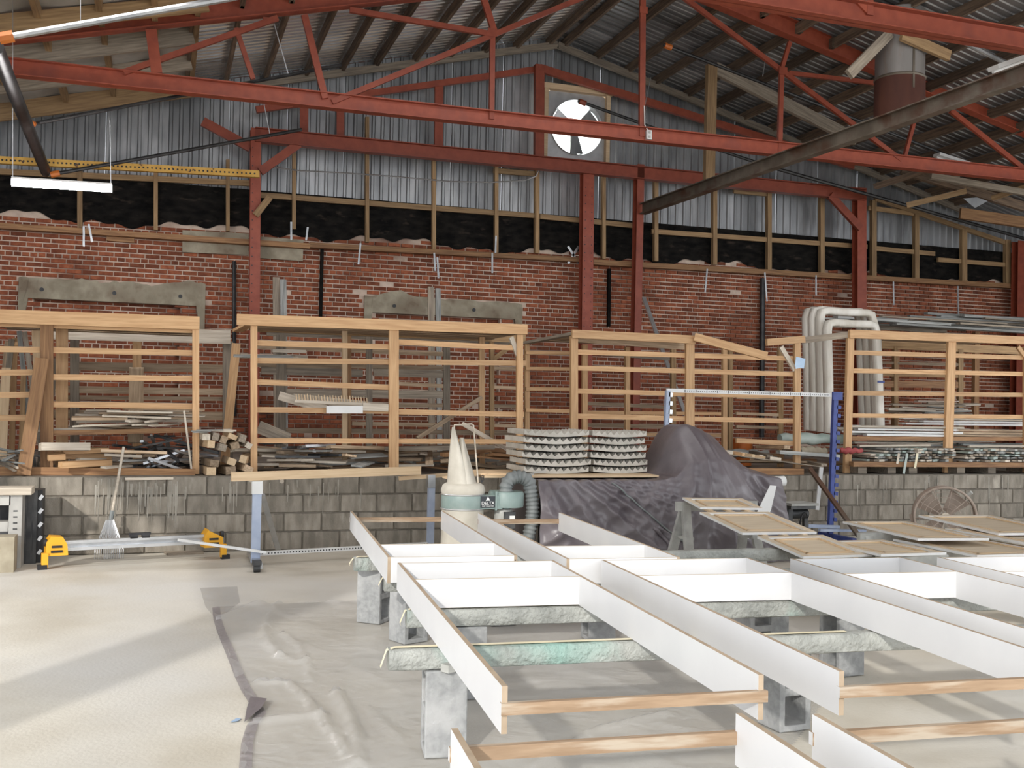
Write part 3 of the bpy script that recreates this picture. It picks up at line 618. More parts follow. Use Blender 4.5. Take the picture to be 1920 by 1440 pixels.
b4 = aZ(1486, 1371, 0); block((b4.x, b4.y+.08), .07, 'concrete block on end with large open core, between two wide carcasses', holes_y=True)
b5 = aZ(1425, 1238, 0); block((b5.x+.02, b5.y+.1), .05, 'concrete block on end seen through the wide carcass over the beam', holes_y=True)
p5 = aZ(880, 1318, 0); block((p5.x+.02, p5.y+.14), -.1, 'concrete block on end hidden behind the standing block')
for lab, spots in (('concrete block on end under the middle wrapped beam', ((4.0, 5.45),)), ('concrete block on end under the head ends of the carcasses', ((2.9, 6.65), (4.2, 6.55))),
                   ('concrete block on end under the beam by the tilted grey block', ((2.4, 7.3), (4.3, 7.2), (5.6, 7.15))), ('concrete block on end under the knotted and flecked batten ends', ((.7, 2.5), (1.75, 2.45))), ('concrete block on end under the tail ends of the batten carcasses', ((.7, 1.15), (1.9, 1.05), (3.3, 1.0)))):
    for x, y in spots: block((x, y), rnd.uniform(-.1, .1), lab, group='blocks: '+lab[22:])
# little shims between block and beam
c = Vector((b1.x+.05, b1.y+.0, .39+.022))
lone('wood_shim', M().box(c, (.12, .05, .035), rz(.5)), 'dusty', 'small pale shim on top of the standing block', 'wood block')
# ---- clear plastic film on the floor
film_px = [(398, 1140), (445, 1102), (660, 1094), (860, 1090), (1150, 1085), (1500, 1110), (1620, 1180), (1560, 1300), (1470, 1440), (1450, 1600), (900, 1600), (470, 1600), (448, 1440), (452, 1395), (462, 1362), (478, 1340), (462, 1312), (440, 1270), (424, 1228), (407, 1186)]
poly = [aZ(x, y, 0) for x, y in film_px]
def inside(x, y):
    c = False; n = len(poly)
    for i in range(n):
        a, b = poly[i], poly[i-1]
        if (a.y > y) != (b.y > y) and x < (b.x-a.x)*(y-a.y)/(b.y-a.y)+a.x: c = not c
    return c
ridges = [([aZ(x, y, 0) for x, y in pts], h, w) for pts, h, w in (
    ([(415, 1160), (470, 1140), (530, 1122), (600, 1110), (660, 1098)], .020, .05), ([(530, 1122), (505, 1160), (495, 1190), (505, 1215), (525, 1232)], .022, .035), ([(532, 1188), (548, 1205), (570, 1228), (580, 1245), (581, 1280)], .016, .02),
    ([(480, 1281), (540, 1282), (570, 1310), (600, 1345), (640, 1400), (660, 1445)], .022, .022), ([(630, 1300), (650, 1340), (665, 1380), (676, 1440)], .03, .03), ([(525, 1232), (560, 1245), (575, 1240)], .012, .03), ([(600, 1345), (560, 1345), (520, 1350), (480, 1355)], .014, .05),
    ([(700, 1180), (900, 1150)], .01, .03), ([(690, 1330), (800, 1440)], .012, .03), ([(1000, 1440), (1120, 1370), (1250, 1340)], .016, .03))]
def dseg(p, a, b):
    ab = b-a; t = max(0, min(1, (p-a).dot(ab)/ab.dot(ab))); return (p-a-ab*t).length
from mathutils import noise
def filmz(x, y):
    p = Vector((x, y, 0)); z = .005 + .006*max(0, noise.noise(Vector((x*6+y*2, y*1.5, 9))))**2*6 + .004*noise.noise(Vector((x*3, y*3, 0))) + .003*noise.noise(Vector((x*11, y*9, 3)))
    for pts, h, w in ridges:
        d = min(dseg(p, a, b) for a, b in zip(pts, pts[1:])); z += 1.5*h*math.exp(-(d/(w*.8))**2)
    near = min(math.hypot(x-b.x, y-b.y) for b in SPOTS)
    return max(z*max(0, min(1, (near-.19)/.12)), .0015)
m = M(); idx = {}; st = .026; x0, x1, y0, y1 = .3, 4.2, 2.2, 8.4
nx, ny = int((x1-x0)/st), int((y1-y0)/st)
ins = [[inside(x0+i*st, y0+j*st) for j in range(ny+1)] for i in range(nx+1)]
for i in range(nx):
    for j in range(ny):
        if ins[i][j] and ins[i+1][j] and ins[i][j+1] and ins[i+1][j+1]:
            q = []
            for a, b in ((i, j), (i+1, j), (i+1, j+1), (i, j+1)):
                if (a, b) not in idx: idx[a, b] = len(m.v); m.v.append(Vector((x0+a*st, y0+b*st, filmz(x0+a*st, y0+b*st))))
                q.append(idx[a, b])
            m.f.append(tuple(q)); m.m.append(0)
film = Th('plastic_sheet', 'wrinkled clear plastic dust sheet spread over the floor under the carcasses', 'plastic sheet', (1.4, 4.5, 0))
film.part('film', m, 'clear_film', smooth=180)
edge = [aZ(x, y, 0) for x, y in ((398, 1140), (400, 1162), (407, 1186), (424, 1228), (440, 1270), (452, 1296), (462, 1312), (478, 1340), (462, 1362), (452, 1395), (448, 1440), (446, 1500))]
m = M()
for i, p in enumerate(edge):
    t = (edge[min(i+1, len(edge)-1)]-edge[max(i-1, 0)]).normalized(); s = Vector((-t.y, t.x, 0)); w = .055
    m.v += [p+Vector((0, 0, .004)), p+s*w+Vector((0, 0, .010))]
for i in range(len(edge)-1): m.f.append((2*i, 2*i+1, 2*i+3, 2*i+2)); m.m.append(0)
film.part('hem', m, 'film_hem', smooth=180)
c = [aZ(x, y, 0) for x, y in ((470, 1310), (500, 1322), (490, 1338), (458, 1358), (463, 1330))]
film.part('folded_corner', M().add([p+Vector((0, 0, z)) for p, z in zip(c, (.012, .035, .03, .012, .012))], [(0, 1, 2, 3, 4)]), 'tarp')
c = [aZ(x, y, 0) for x, y in ((405, 1162), (450, 1130), (445, 1100), (375, 1103), (385, 1138))]
film.part('torn_flap', M().add([p+Vector((0, 0, .003)) for p in c], [(0, 1, 2, 3, 4)]), 'clear_film')
lone('tape_scrap', M().add([aZ(x, y, .004) for x, y in ((431, 1354), (444, 1346), (452, 1347), (446, 1352))]+[aZ(x, y, .007) for x, y in ((431, 1354), (444, 1346), (452, 1347), (446, 1352))], [(0, 1, 2, 3), (4, 5, 6, 7), (0, 1, 5, 4), (1, 2, 6, 5), (2, 3, 7, 6), (3, 0, 4, 7)]), 'clear_blue', 'scrap of blue tape on the floor by the sheet hem', 'scrap')
# ---- raised panel doors
def door(nl, nr, depth, z, label, group=None, tilt=0, ang=None, turn=0):
    """near-left and near-right pixel at height z; depth in metres away from us"""
    a, b = (nl, nr) if z is None else (aZ(nl[0], nl[1], z), aZ(nr[0], nr[1], z)); wdt = (b-a).length; xa = (b-a).normalized(); ya = Vector((-xa.y, xa.x, 0))
    if ang is not None: ya = Vector((math.sin(ang), math.cos(ang), 0)); xa = Vector((ya.y, -ya.x, 0))
    ya = (ya+Vector((0, 0, tilt))).normalized(); za = xa.cross(ya)
    if z is None:                                   # lying on the plane of the strips
        za = PN; xa = (b-a); xa = (xa-PN*xa.dot(PN)).normalized(); xa = Matrix.Rotation(-turn, 3, PN) @ xa; ya = za.cross(xa)
    R = Matrix((xa, ya, za)).transposed()
    t = Th('raised_panel_door', label, 'door', a+xa*wdt/2, group)
    def bx(x0, x1, y0, y1, z0, z1, mi=0): return M().box(a+R @ Vector(((x0+x1)/2, (y0+y1)/2, (z0+z1)/2)), (x1-x0, y1-y0, z1-z0), R, mi)
    s, h = .062, .02
    e = [1, 1, 1, 1, 0, 0]
    for n_, q in (('stile', (0, s, 0, depth)), ('stile', (wdt-s, wdt, 0, depth)), ('rail', (s, wdt-s, 0, s)), ('rail', (s, wdt-s, depth-s, depth))): t.part(n_, bx(*q, 0, h, e), ['maple', 'white_paint'])
    t.part('panel', bx(s-.004, wdt-s+.004, s-.004, depth-s+.004, .002, h-.013), 'maple')
    i0, i1 = s+.035, .02; mm = M()
    for q in ((i0, wdt-i0, i0, i0+i1), (i0, wdt-i0, depth-i0-i1, depth-i0), (i0, i0+i1, i0, depth-i0), (wdt-i0-i1, wdt-i0, i0, depth-i0)):
        c = a+R @ Vector(((q[0]+q[1])/2, (q[2]+q[3])/2, h-.006)); mm.box(c, (q[1]-q[0], q[3]-q[2], .012), R)
    t.part('moulding', mm, 'pine_pale'); return t
SL = .11                                            # strips slope up from the wrapped beam to the sawhorse
def plane_z(y): return .514+SL*(y-7.31)             # top face of the strips
def onp(px, py, dz=0):
    z = .55
    for _ in range(60): z = .5*z+.5*(plane_z(aZ(px, py, z).y)+dz)
    return aZ(px, py, z)
PN = Vector((0, -SL, 1)).normalized()
door(onp(1313, 955), onp(1422, 953), .46, None, 'small raised panel door, topmost on the sloping strips before the tarp', turn=.13)
door(onp(1392, 1003), onp(1522, 998), .81, None, 'middle raised panel door on the sloping strips', turn=.10)
door(onp(1506, 1048), onp(1636, 1044), .66, None, 'lowest raised panel door on the sloping strips, broad grain stripes', turn=.0)
door((1652, 1044), (1790, 1044), .78, .495, 'raised panel door just beyond the carcasses, beside the striped one', ang=.02)
door((1721, 1014), (1842, 1011), 1.25, .55, 'white-edged raised panel door lying before the drum fan', ang=.14)
door((1832, 1046), (2010, 1044), 1.0, .495, 'wide raised panel door lying in front of the white-edged one', ang=.02)
door((1872, 1004), (2000, 1000), 1.15, .556, 'tilted raised panel door resting by the drum fan cord', ang=.10, tilt=.03)
door((1925, 1022), (2040, 1020), 1.0, .536, 'raised panel door alongside the tilted door, clear of the fan', ang=.05)
for xs in (4.84, 5.03, 5.22):
    p, q = Vector((xs+.06, 9.10, plane_z(9.10))), Vector((xs-.02, 6.92, plane_z(6.92))); ax = (q-p).normalized(); sd = PN.cross(ax); o = link('wood_strip', to_mesh('wood_strip', M().box((0, 0, 0), ((q-p).length, .045, .02)), 'pine_pale'))
    B = Matrix((ax, sd, PN)).transposed().to_4x4(); B.translation = (p+q)/2-PN*.0095; o.matrix_world = B
    tag(o, 'pale wood strip carrying the sloping doors', 'strip', 'strips under the sloping doors')
def horse(p, q, h, label, leg=.55):
    t = Th('sawhorse', label, 'sawhorse', Vector(((p.x+q.x)/2, (p.y+q.y)/2, 0)))
    t.bar('top_beam', Vector((p.x, p.y, h-.045)), Vector((q.x, q.y, h-.045)), .09, .05, 'dusty')
    d = (q-p); d.z = 0; d.normalize(); s = Vector((-d.y, d.x, 0))
    for e, sg in ((p, 1), (q, -1)):
        for k in (-1, 1): c = Vector((e.x, e.y, 0))+d*sg*.10; t.bar('leg', c+Vector((0, 0, h-.02)), c+s*k*.24-d*sg*.06, .09, .04, 'dusty')
        c = Vector((e.x, e.y, 0))+d*sg*.10; t.bar('tie', c+s*.13+Vector((0, 0, h*.5)), c-s*.13+Vector((0, 0, h*.5)), .06, .025, 'dusty')
hp, hq = onp(1268, 941, -.019), onp(1418, 939, -.019); horse(hp, hq, (hp.z+hq.z)/2, 'dust-covered sawhorse carrying the topmost door')
horse(Vector((5.78, 7.66, 0)), Vector((6.90, 7.68, 0)), .551, 'low dusty trestle under the white-edged door')
horse(Vector((6.96, 7.58, 0)), Vector((8.0, 7.58, 0)), .536, 'low dusty trestle under the tilted door')
for p, q, lab in ((Vector((5.32, 6.80, .445)), Vector((5.90, 6.74, .445)), 'grey timber bearer under the door beside the striped one'), (Vector((6.08, 7.14, .445)), Vector((6.80, 7.10, .445)), 'grey timber bearer under the wide door')):
    lonebar('bearer', p, q, .10, .09, 'dusty', lab, 'timber')
# ================================================================== lumber racks on the ledge
def rack(label, base, bars, deck=None):
    t = Th('lumber_rack', label, 'rack', base)
    for name, a, b, w, d, mat in bars: t.pbar(name, a, b, w, d, mat)
    if deck:
        x0, x1, y = deck; a, b = aY(x0, y, F1), aY(x1, y, F1); z = a.z
        for k in range(5): m_ = M().box(((a.x+b.x)/2+rnd.uniform(-.03, .03), F1+.12+.29*k, z+rnd.uniform(0, .006)), (b.x-a.x, .275, .018)); t.part('deck_board', m_, 'mix_wood')
    return t
F1, B1 = 11.75, 13.3
def post(x, y0, Y, w=.085, y1=None, mat='pine', x2=None):
    """post from pixel (x, y0) down to the ledge"""
    p = aY(x, y0, Y); import_y = y1
    if y1 is None:
        lo, hi = y0, 1100
        for _ in range(40):
            mid = (lo+hi)/2
            if aY(x, mid, Y).z > LEDGE: lo = mid
            else: hi = mid
        y1 = lo
    return ('post', (x, y0, Y), (x2 if x2 is not None else x, y1, Y), w, .05, mat)
def rl(x1, y1, x2, y2, Y, w=.06, mat='pine', name='rail', Y2=None, d=.035): return (name, (x1, y1, Y), (x2, y2, Y2 or Y), w, d, mat)
r1 = [rl(-30, 592, 374, 606, F1-.05, .14, 'pine', 'top_plate', d=.05), rl(-30, 604, 372, 618, F1+.05, .08, 'pine', 'top_plate'), post(88, 604, F1, .12, mat='pine_dark'), post(116, 600, F1+.35, .12, mat='pine'), post(140, 612, B1, .10, mat='old_wood'), post(367, 608, F1, .07),
      rl(-30, 654, 366, 662, F1+.03), rl(-30, 699, 62, 698, F1+.03), rl(-30, 741, 60, 740, F1+.03), rl(-30, 784, 58, 783, F1+.03), rl(96, 707, 366, 710, F1+.03), rl(96, 758, 366, 762, F1+.03), rl(92, 812, 366, 806, F1+.03, .05, 'pine_dark'),
      rl(140, 686, 432, 692, B1, .10, 'mix_wood'), rl(100, 730, 430, 735, B1, .08, 'mix_wood'), rl(120, 745, 425, 748, B1+.05, .05, 'mix_wood'), rl(100, 776, 422, 780, B1, .10, 'mix_wood'), post(257, 634, B1, .10, mat='pine'), post(427, 640, B1, .12, mat='old_wood'),
      rl(78, 622, 432, 632, B1-.05, .17, 'bleached', 'header_board'), rl(-30, 884, 366, 888, F1-.1, .10, 'pine_dark', 'base_plate', d=.05)]
rack('lumber rack with a white header board at its back, holding flat scrap', aY(180, 895, F1), r1, (-25, 368, 600))
r2 = [rl(444, 599, 988, 618, F1-.05, .12, 'pine', 'top_plate', d=.05), rl(445, 620, 480, 601, 13.0, .11, 'pine', 'end_plate', F1), rl(480, 612, 985, 634, B1-.2, .13, 'stud', 'top_plate'), rl(500, 622, 980, 640, B1+.2, .10, 'old_wood', 'top_plate'),
      post(476, 604, F1, .07), post(738, 606, F1, .11), post(974, 628, F1, .075), post(646, 620, 12.6, .06, mat='pine_pale'), post(903, 632, 12.5, .07), post(652, 628, B1, .085, mat='pine_dark'), post(692, 630, B1, .08, mat='old_wood'), post(527, 628, B1, .12, mat='old_wood'), post(837, 640, B1, .09, mat='old_wood'), post(922, 640, B1, .06, mat='stud'),
      rl(474, 643, 748, 651, F1+.03), rl(740, 641, 978, 653, F1+.03), rl(474, 676, 986, 681, F1+.03), rl(474, 716, 748, 727, F1+.03), rl(474, 768, 742, 771, F1+.03), rl(738, 772, 982, 777, F1+.03), rl(474, 826, 980, 828, F1+.03, .055),
      rl(482, 650, 835, 664, B1, .055, 'mix_wood'), rl(482, 684, 835, 690, B1, .055, 'mix_wood'), rl(490, 694, 680, 700, B1, .10, 'old_wood'), rl(700, 698, 830, 702, B1, .10, 'old_wood'), rl(740, 719, 832, 724, B1, .05, 'mix_wood'), rl(520, 736, 830, 740, B1, .10, 'old_wood'), rl(735, 760, 830, 760, B1, .05, 'mix_wood'), rl(480, 806, 980, 812, B1, .06, 'mix_wood'), rl(660, 794, 830, 797, B1, .05, 'mix_wood'),
      rl(920, 690, 975, 692, B1, .045, 'mix_wood'), rl(920, 726, 975, 728, B1, .045, 'mix_wood'), rl(920, 761, 975, 763, B1, .045, 'mix_wood'), rl(920, 797, 975, 799, B1, .045, 'mix_wood'),
      rl(958, 632, 974, 674, F1+.02, .055, 'bleached', 'brace'), rl(925, 674, 962, 645, B1, .06, 'stud', 'brace')]
rack('widest lumber rack, of new pine, with a thick orange centre post', aY(730, 890, F1), r2, (480, 982, 603))
r3 = [rl(1072, 626, 1303, 637, F1-.05, .10, 'pine', 'top_plate', d=.05), rl(1302, 632, 1438, 668, F1-.1, .10, 'pine', 'loose_top_board', 11.3, d=.05), rl(986, 643, 1078, 625, 13.0, .09, 'old_wood', 'end_plate', F1), rl(1080, 634, 1300, 650, F1+.4, .10, 'mix_wood', 'top_plate'), rl(1090, 660, 1255, 672, B1, .06, 'old_wood', 'top_plate'),
      post(1076, 630, F1, .09), post(1293, 640, F1, .115), post(1494, 640, F1, .09), post(988, 645, 13.0, .06), post(1096, 646, 12.8, .07), post(1176, 650, 12.5, .065), post(1262, 650, 12.8, .07, mat='stud'), post(1358, 655, 12.5, .065), post(1369, 656, 13.0, .065, mat='stud'), post(1463, 650, 13.0, .075, mat='stud'),
      rl(1080, 660, 1500, 673, F1+.03), rl(1080, 690, 1500, 702, F1+.03), rl(1080, 733, 1500, 744, F1+.03), rl(1080, 780, 1500, 790, F1+.03), rl(1380, 826, 1500, 832, F1+.03),
      rl(986, 661, 1074, 662, 12.9, .045), rl(986, 691, 1074, 692, 12.9, .045), rl(986, 729, 1074, 730, 12.9, .045), rl(986, 769, 1074, 771, 12.9, .045), rl(986, 814, 1074, 815, 12.9, .045, 'mix_wood'),
      rl(1100, 756, 1260, 764, B1, .05, 'mix_wood'), rl(1100, 773, 1362, 776, 12.8, .045), rl(1100, 797, 1260, 800, B1, .05, 'mix_wood'), rl(1190, 814, 1362, 816, 12.8, .045),
      rl(1380, 745, 1460, 748, 13.0, .04, 'mix_wood'), rl(1380, 775, 1460, 778, 13.0, .04, 'mix_wood'), rl(1380, 800, 1460, 802, 13.0, .04, 'mix_wood'),
      rl(1437, 642, 1508, 636, F1-.03, .09, 'pine', 'top_plate', d=.05), rl(1464, 650, 1490, 694, F1, .06, 'bleached', 'brace'), rl(1330, 883, 1504, 885, 11.5, .09, 'pine_dark', 'base_plate', d=.08)]
rack('lumber rack behind the foam stacks with one top board knocked loose', aY(1290, 890, F1), r3, (1080, 1300, 628))
r4 = [rl(1592, 626, 1960, 640, F1-.05, .11, 'pine', 'top_plate', d=.05), rl(1506, 638, 1594, 627, 11.98, .085, 'old_wood', 'end_plate', F1-.02), rl(1650, 646, 1960, 660, B1, .12, 'stud', 'top_plate'),
      post(1594, 628, F1, .10, x2=1588), post(1784, 626, F1, .13, x2=1776), post(1800, 655, B1, .09, mat='stud'), post(1678, 650, B1, .06, mat='stud'), post(1925, 650, F1, .10),
      rl(1596, 661, 1960, 672, F1+.03), rl(1596, 695, 1960, 702, F1+.03), rl(1596, 737, 1960, 741, F1+.03), rl(1590, 779, 1960, 782, F1+.03, .055), rl(1596, 822, 1960, 823, F1+.03, .055, 'pine_dark'),
      rl(1650, 680, 1808, 684, B1, .04, 'mix_wood'), rl(1650, 702, 1808, 706, B1, .05, 'stud'), rl(1650, 720, 1808, 722, B1, .10, 'pine_dark'), rl(1908, 650, 1930, 680, F1, .06, 'pine', 'brace')]
rack('lumber rack beside the wrapped door frames, packed with trim', aY(1760, 890, F1), r4, (1712, 1940, 625))
# ---- single boards standing and leaning
for x1, y1, Y1, x2, y2, Y2, w, mat, lab in (
    (443, 645, 13.0, 424, 838, 12.35, .10, 'pine', 'pine board leaning in the gap between the white-header rack and the widest rack'),
    (518, 520, 15.5, 520, 830, 15.3, .10, 'old_wood', 'tall grey board standing behind the widest rack, darker of the pair'), (531, 524, 15.45, 534, 830, 15.2, .09, 'grey_plank', 'tall pale grey board of the pair behind the widest rack'),
    (808, 538, 15.5, 810, 815, 15.3, .10, 'old_wood', 'tall weathered board crossing the crumbling lintel'), (821, 541, 15.55, 824, 815, 15.3, .08, 'grey_plank', 'narrow weathered board beside the board at the crumbling lintel'),
    (1207, 558, 15.0, 1282, 770, 13.8, .06, 'alu', 'pale metal strip leaning behind the rack with loose top board'),
    (36, 621, 12.6, 60, 845, 12.45, .05, 'grey_plank', 'pale grey stick leaning at the open end of the white-header rack'), (46, 622, 12.75, 78, 850, 12.6, .05, 'bleached', 'whitish stick leaning at the open end of the white-header rack'),
    (68, 620, 12.45, 74, 760, 12.4, .09, 'pine_pale', 'short yellow board standing by the dark rack post'), (28, 634, 12.95, 22, 850, 12.85, .06, 'pine', 'orange stick leaning at the open end of the white-header rack'),
    (22, 636, 12.8, 0, 845, 12.6, .06, 'old_wood', 'brown weathered stick leaning at the open end of the white-header rack'), (14, 640, 13.2, -8, 840, 13.0, .05, 'mix_wood', 'tan stick leaning at the open end of the white-header rack'), (12, 690, 12.4, 4, 850, 12.25, .09, 'pine_pale', 'broad tan board leaning at the open end of the white-header rack'),
    (44, 700, 12.35, 40, 850, 12.2, .05, 'stud', 'short brown stick leaning at the open end of the white-header rack'), (55, 730, 13.3, 36, 850, 13.1, .045, 'old_wood', 'short grey stick leaning at the open end of the white-header rack'),
    (79, 672, 11.66, 44, 892, 11.52, .13, 'pine_dark', 'wide dark brown plank leaning against the dark rack post'),
    (100, 672, 12.75, 78, 880, 12.45, .10, 'old_wood', 'wide greyed plank leaning behind the dark rack post'),
    (256, 690, 13.0, 254, 830, 12.4, .16, 'mix_wood', 'khaki panel strip leaning inside the white-header rack'), (903, 745, 12.3, 782, 822, 11.95, .05, 'mix_wood', 'slanting lath inside the widest rack'), (868, 795, 11.6, 985, 862, 12.3, .05, 'bleached', 'pale lath slanting behind the dust bag'),
    (345, 770, 11.735, 359, 880, 11.665, .02, 'bleached', 'thin white rod leaning on the white-header rack post')):
    p_, q_ = aY(x1, y1, Y1), aY(x2, y2, Y2)
    if 'lath' not in lab and 'rod' not in lab and 'short yellow' not in lab and 'khaki' not in lab: q_ = ext3(p_, q_, LEDGE+.01)
    lonebar('leaning_board', p_, q_, w, .03, mat, lab, 'board')
# ---- flat scrap
def scrap(n, xr, yr, Yr, ln, wd, mats, label, cat, group, name='timber_offcut', ang=.35, thick=(.02, .05), px_tilt=.06, seed=1, zfloor=None, cross=.25):
    r = random.Random(seed)
    for i in range(n):
        for tr in range(180):
            x, y, Y = r.uniform(*xr), r.uniform(*yr), r.uniform(*Yr); c = aY(x, y, Y)
            c.z += .004*max(0, min(tr-20, 40))
            a = r.uniform(-ang, ang)+(0 if r.random() > cross else 1.2); e = r.uniform(-px_tilt, px_tilt); l = r.uniform(*ln)/2*max(.35, 1-.006*tr)
            d = Vector((math.cos(a)*math.cos(e), math.sin(a)*math.cos(e), math.sin(e)))*l
            w, t = r.uniform(*wd), r.uniform(*thick); p, q = c-d, c+d; rr = r.uniform(-.2, .2)
            low = min(p.z, q.z)-t/2-abs(math.sin(rr))*w/2
            if low < LEDGE+.004: p.z += LEDGE+.004-low; q.z += LEDGE+.004-low
            X = (q-p).normalized(); Yv = Vector((0, 0, 1)).cross(X).normalized(); Zv = X.cross(Yv)
            R = Matrix((X, Yv, Zv)).transposed() @ Matrix.Rotation(rr, 3, 'X'); A = obb((p+q)/2, R, ((q-p).length/2+.003, w/2+.003, t/2+.003))
            if free(A): break
        else: continue
        BOXES.append(A); m = M().box((0, 0, 0), ((q-p).length, w, t)); o = link(name, to_mesh(name, m, r.choice(mats)))
        B = R.to_4x4(); B.translation = (p+q)/2; o.matrix_world = B
        tag(o, label, cat, group)
for i, (x1, y1, x2, y2, Y, w, lab, mat) in enumerate(((524, 742, 612, 768, 12.0, .10, 'long pale board sloping on the middle rail of the widest rack', 'bleached'), (550, 745, 728, 764, 12.1, .09, 'longest pale board on the middle rail, spiked with dowels', 'bleached'), (612, 768, 680, 768, 11.68, .085, 'short white board hung before the middle rail', 'white_paint'), (680, 763, 728, 765, 11.7, .08, 'short cream board beside the white one on the middle rail', 'bleached'), (484, 800, 542, 824, 11.9, .14, 'wide board sliding off the lower rail of the widest rack', 'old_wood'))):
    lonebar('shelf_board', aY(x1, y1, Y+.3 if i < 2 else Y), aY(x2, y2, Y), w, .03, mat, lab, 'board')
cmb = Th('dowel_strip', 'pale strip with a comb of upright dowels on the middle rail', 'dowel strip', aY(640, 756, 11.95))
cmb.pbar('strip', (552, 752, 11.95), (694, 758, 11.95), .03, .03, 'bleached')
for i in range(26): x = 556+5.3*i; cmb.pbar('dowel', (x, 750+i*.25, 11.95), (x-1, 740+i*.25-rnd.uniform(0, 3), 11.95), .012, .012, 'pine_pale')
lonebar('long_plank', aY(434, 894, 10.35), aY(788, 882, 10.85), .085, .04, 'pine_pale', 'long new plank lying along the ledge edge over two clamp stands', 'plank')
lonebar('long_plank', aY(748, 897, 10.95), aY(846, 890, 10.95), .04, .04, 'pine_pale', 'shorter new plank end beside the dust collector bag', 'plank')
lonebar('white_batten', aY(235, 898, 11.36), aY(325, 897, 11.36), .025, .02, 'bleached', 'short white batten on the block wall edge', 'batten')
# ---- right-hand stacks
for k, (xa, xb, y, Y, n, lab, g, mats) in enumerate(((1600, 1800, 806, 12.0, 12, 'white trim board in the bundle under the wrapped frames', 'white trim in the trim rack', ['white_paint', 'bleached']), (1715, 1960, 787, 12.3, 14, 'cream trim length on the upper arm of the trim rack', 'cream trim in the trim rack', ['bleached', 'white_paint']), (1795, 1960, 812, 12.2, 9, 'pale lath length on the lower arm of the trim rack', 'pale laths in the trim rack', ['bleached', 'mix_wood']))):
    r = random.Random(40+k); z0_ = aY((xa+xb)/2, y+9, Y).z
    for i in range(n):
        lv, sl = i % 4, i//4; Yo = Y-.2+.13*sl+r.uniform(-.015, .015); a, b = aY(xa+r.uniform(-35, 30), y, Yo), aY(xb+r.uniform(-30, 12), y, Yo); a.z = z0_+.036*lv; b.z = a.z+r.uniform(-.004, .004)
        lonebar('trim_length', a, b, r.uniform(.02, .03), r.uniform(.05, .11), r.choice(mats), lab, 'trim', g)
r = random.Random(51); xa_, za_ = aY(1632, 866, 11.5).x, aY(1700, 866, 11.5).z
RACKS = list(BOXES)
for lv in range(5):   # cut ends facing out
    x = xa_+.02*(lv % 2)+(.08*lv if lv > 2 else 0)
    while x < xa_+3.0:
        s_ = r.uniform(.03, .085); h_ = r.uniform(.016, .031); l = r.uniform(.35, .7); a = Vector((x+s_/2, 11.5+r.uniform(-.06, .10), za_+.018+.037*lv+r.uniform(-.002, .002)))
        if any(hits(obb(a+Vector((0, l/2, 0)), Matrix.Identity(3), (s_/2+.004, l/2+.01, .02)), B) for B in RACKS): x += .03; continue
        o = lonebar('moulding_end', a, a+Vector((r.uniform(-.006, .006), l, 0)), s_, h_, r.choice(['grey_plank', 'bleached', 'old_wood', 'green_wrap', 'grey_plank']), 'grey moulding end jutting from the low pile on the pallet', 'moulding', 'moulding ends piled on the pallet')
        o.rotation_euler.rotate_axis('X', r.uniform(-.12, .12)); x += s_+.012
for x in (1680, 1830): lonebar('stack_post', aY(x, 622, 15), Vector((aY(x, 622, 15).x, 15, LEDGE)), .10, .08, 'pine_dark', 'dark post carrying the high stack of weathered planks', 'post', 'posts under the high plank stack')
pl = Th('pallet', 'brown timber pallet under the pile of moulding ends', 'pallet', aY(1760, 888, 11.6))
for d in (0, .55, 1.1): pl.pbar('deck_board', (1596, 870, 11.52+d), (1990, 872, 11.52+d), .065, .10, 'pine_dark')
for x in (1617, 1672, 1712, 1802, 1860, 1955): c = aY(x, 881, 11.55); c.z = LEDGE+.045; BOXES.append(obb(c+Vector((0, .3, 0)), Matrix.Identity(3), (.065, .3, .0425))); pl.part('block_foot', M().box(c+Vector((0, .3, 0)), (.13, .6, .085)), 'old_wood')
for x, mat, lab, h in ((1698, 'green_wrap', 'green strap hanging over the pallet edge', .27), (1718, 'tape', 'tan strip hanging over the pallet edge', .20), (1684, 'bleached', 'short pale strip hanging from the moulding pile', .14)):
    c = aY(x, 850, 11.44); lone('hanging_strip', M().box(c-Vector((0, 0, h/2)), (.035, .004, h), rot(y=.2)), mat, lab, 'strip')
PLY = (aY(1345, 850, 11.5), aY(1528, 874, 11.5)); lonebar('plywood_sheet', PLY[0], PLY[1], .012, .36, 'old_wood', 'thin dark-edged sheet sloping out over the wall edge by the steel angle', 'sheet')
for x1, x2, y, Y, h, mat, lab in ((1462, 1580, 822, 12.0, .16, 'green_wrap', 'green plastic-wrapped bundle under the wrapped frames'), (1350, 1440, 850, 12.6, .12, 'grey_plank', 'grey plastic-wrapped bundle behind the pine ends'), (1500, 1548, 846, 11.9, .13, 'concrete_old', 'grey cloth bundle by the blue rack upright'), (1575, 1616, 845, 11.66, .08, 'red_cloth', 'faded red rolled cloth at the pallet end')):
    a, b = aY(x1, y, Y), aY(x2, y, Y); b.z = a.z; n = 12
    BOXES.append(obb((a+b)/2, Matrix.Identity(3), ((b-a).length/2, h*.55, h*.55)))
    lone('wrapped_bundle', M().tube([a+(b-a)*(i/n)+Vector((0, 0, .01*math.sin(i*1.7))) for i in range(n+1)], [h*.5*(.75+.25*math.sin(math.pi*min(1, i/n*1.3))+.06*math.sin(i*2.4)) for i in range(n+1)], 12), mat, lab, 'bundle', smooth=60)
bk = aY(1392, 827, 13.2); bk.z = LEDGE
lone('bucket', M().lathe([(.0, .0), (.13, .0), (.15, .36), (.158, .36), (.158, .38), (.14, .38), (.125, .02), (0, .02)], bk+Vector((0, 0, .01)), 24), 'orange', 'orange plastic bucket behind the rack with loose top board', 'bucket', smooth=40)
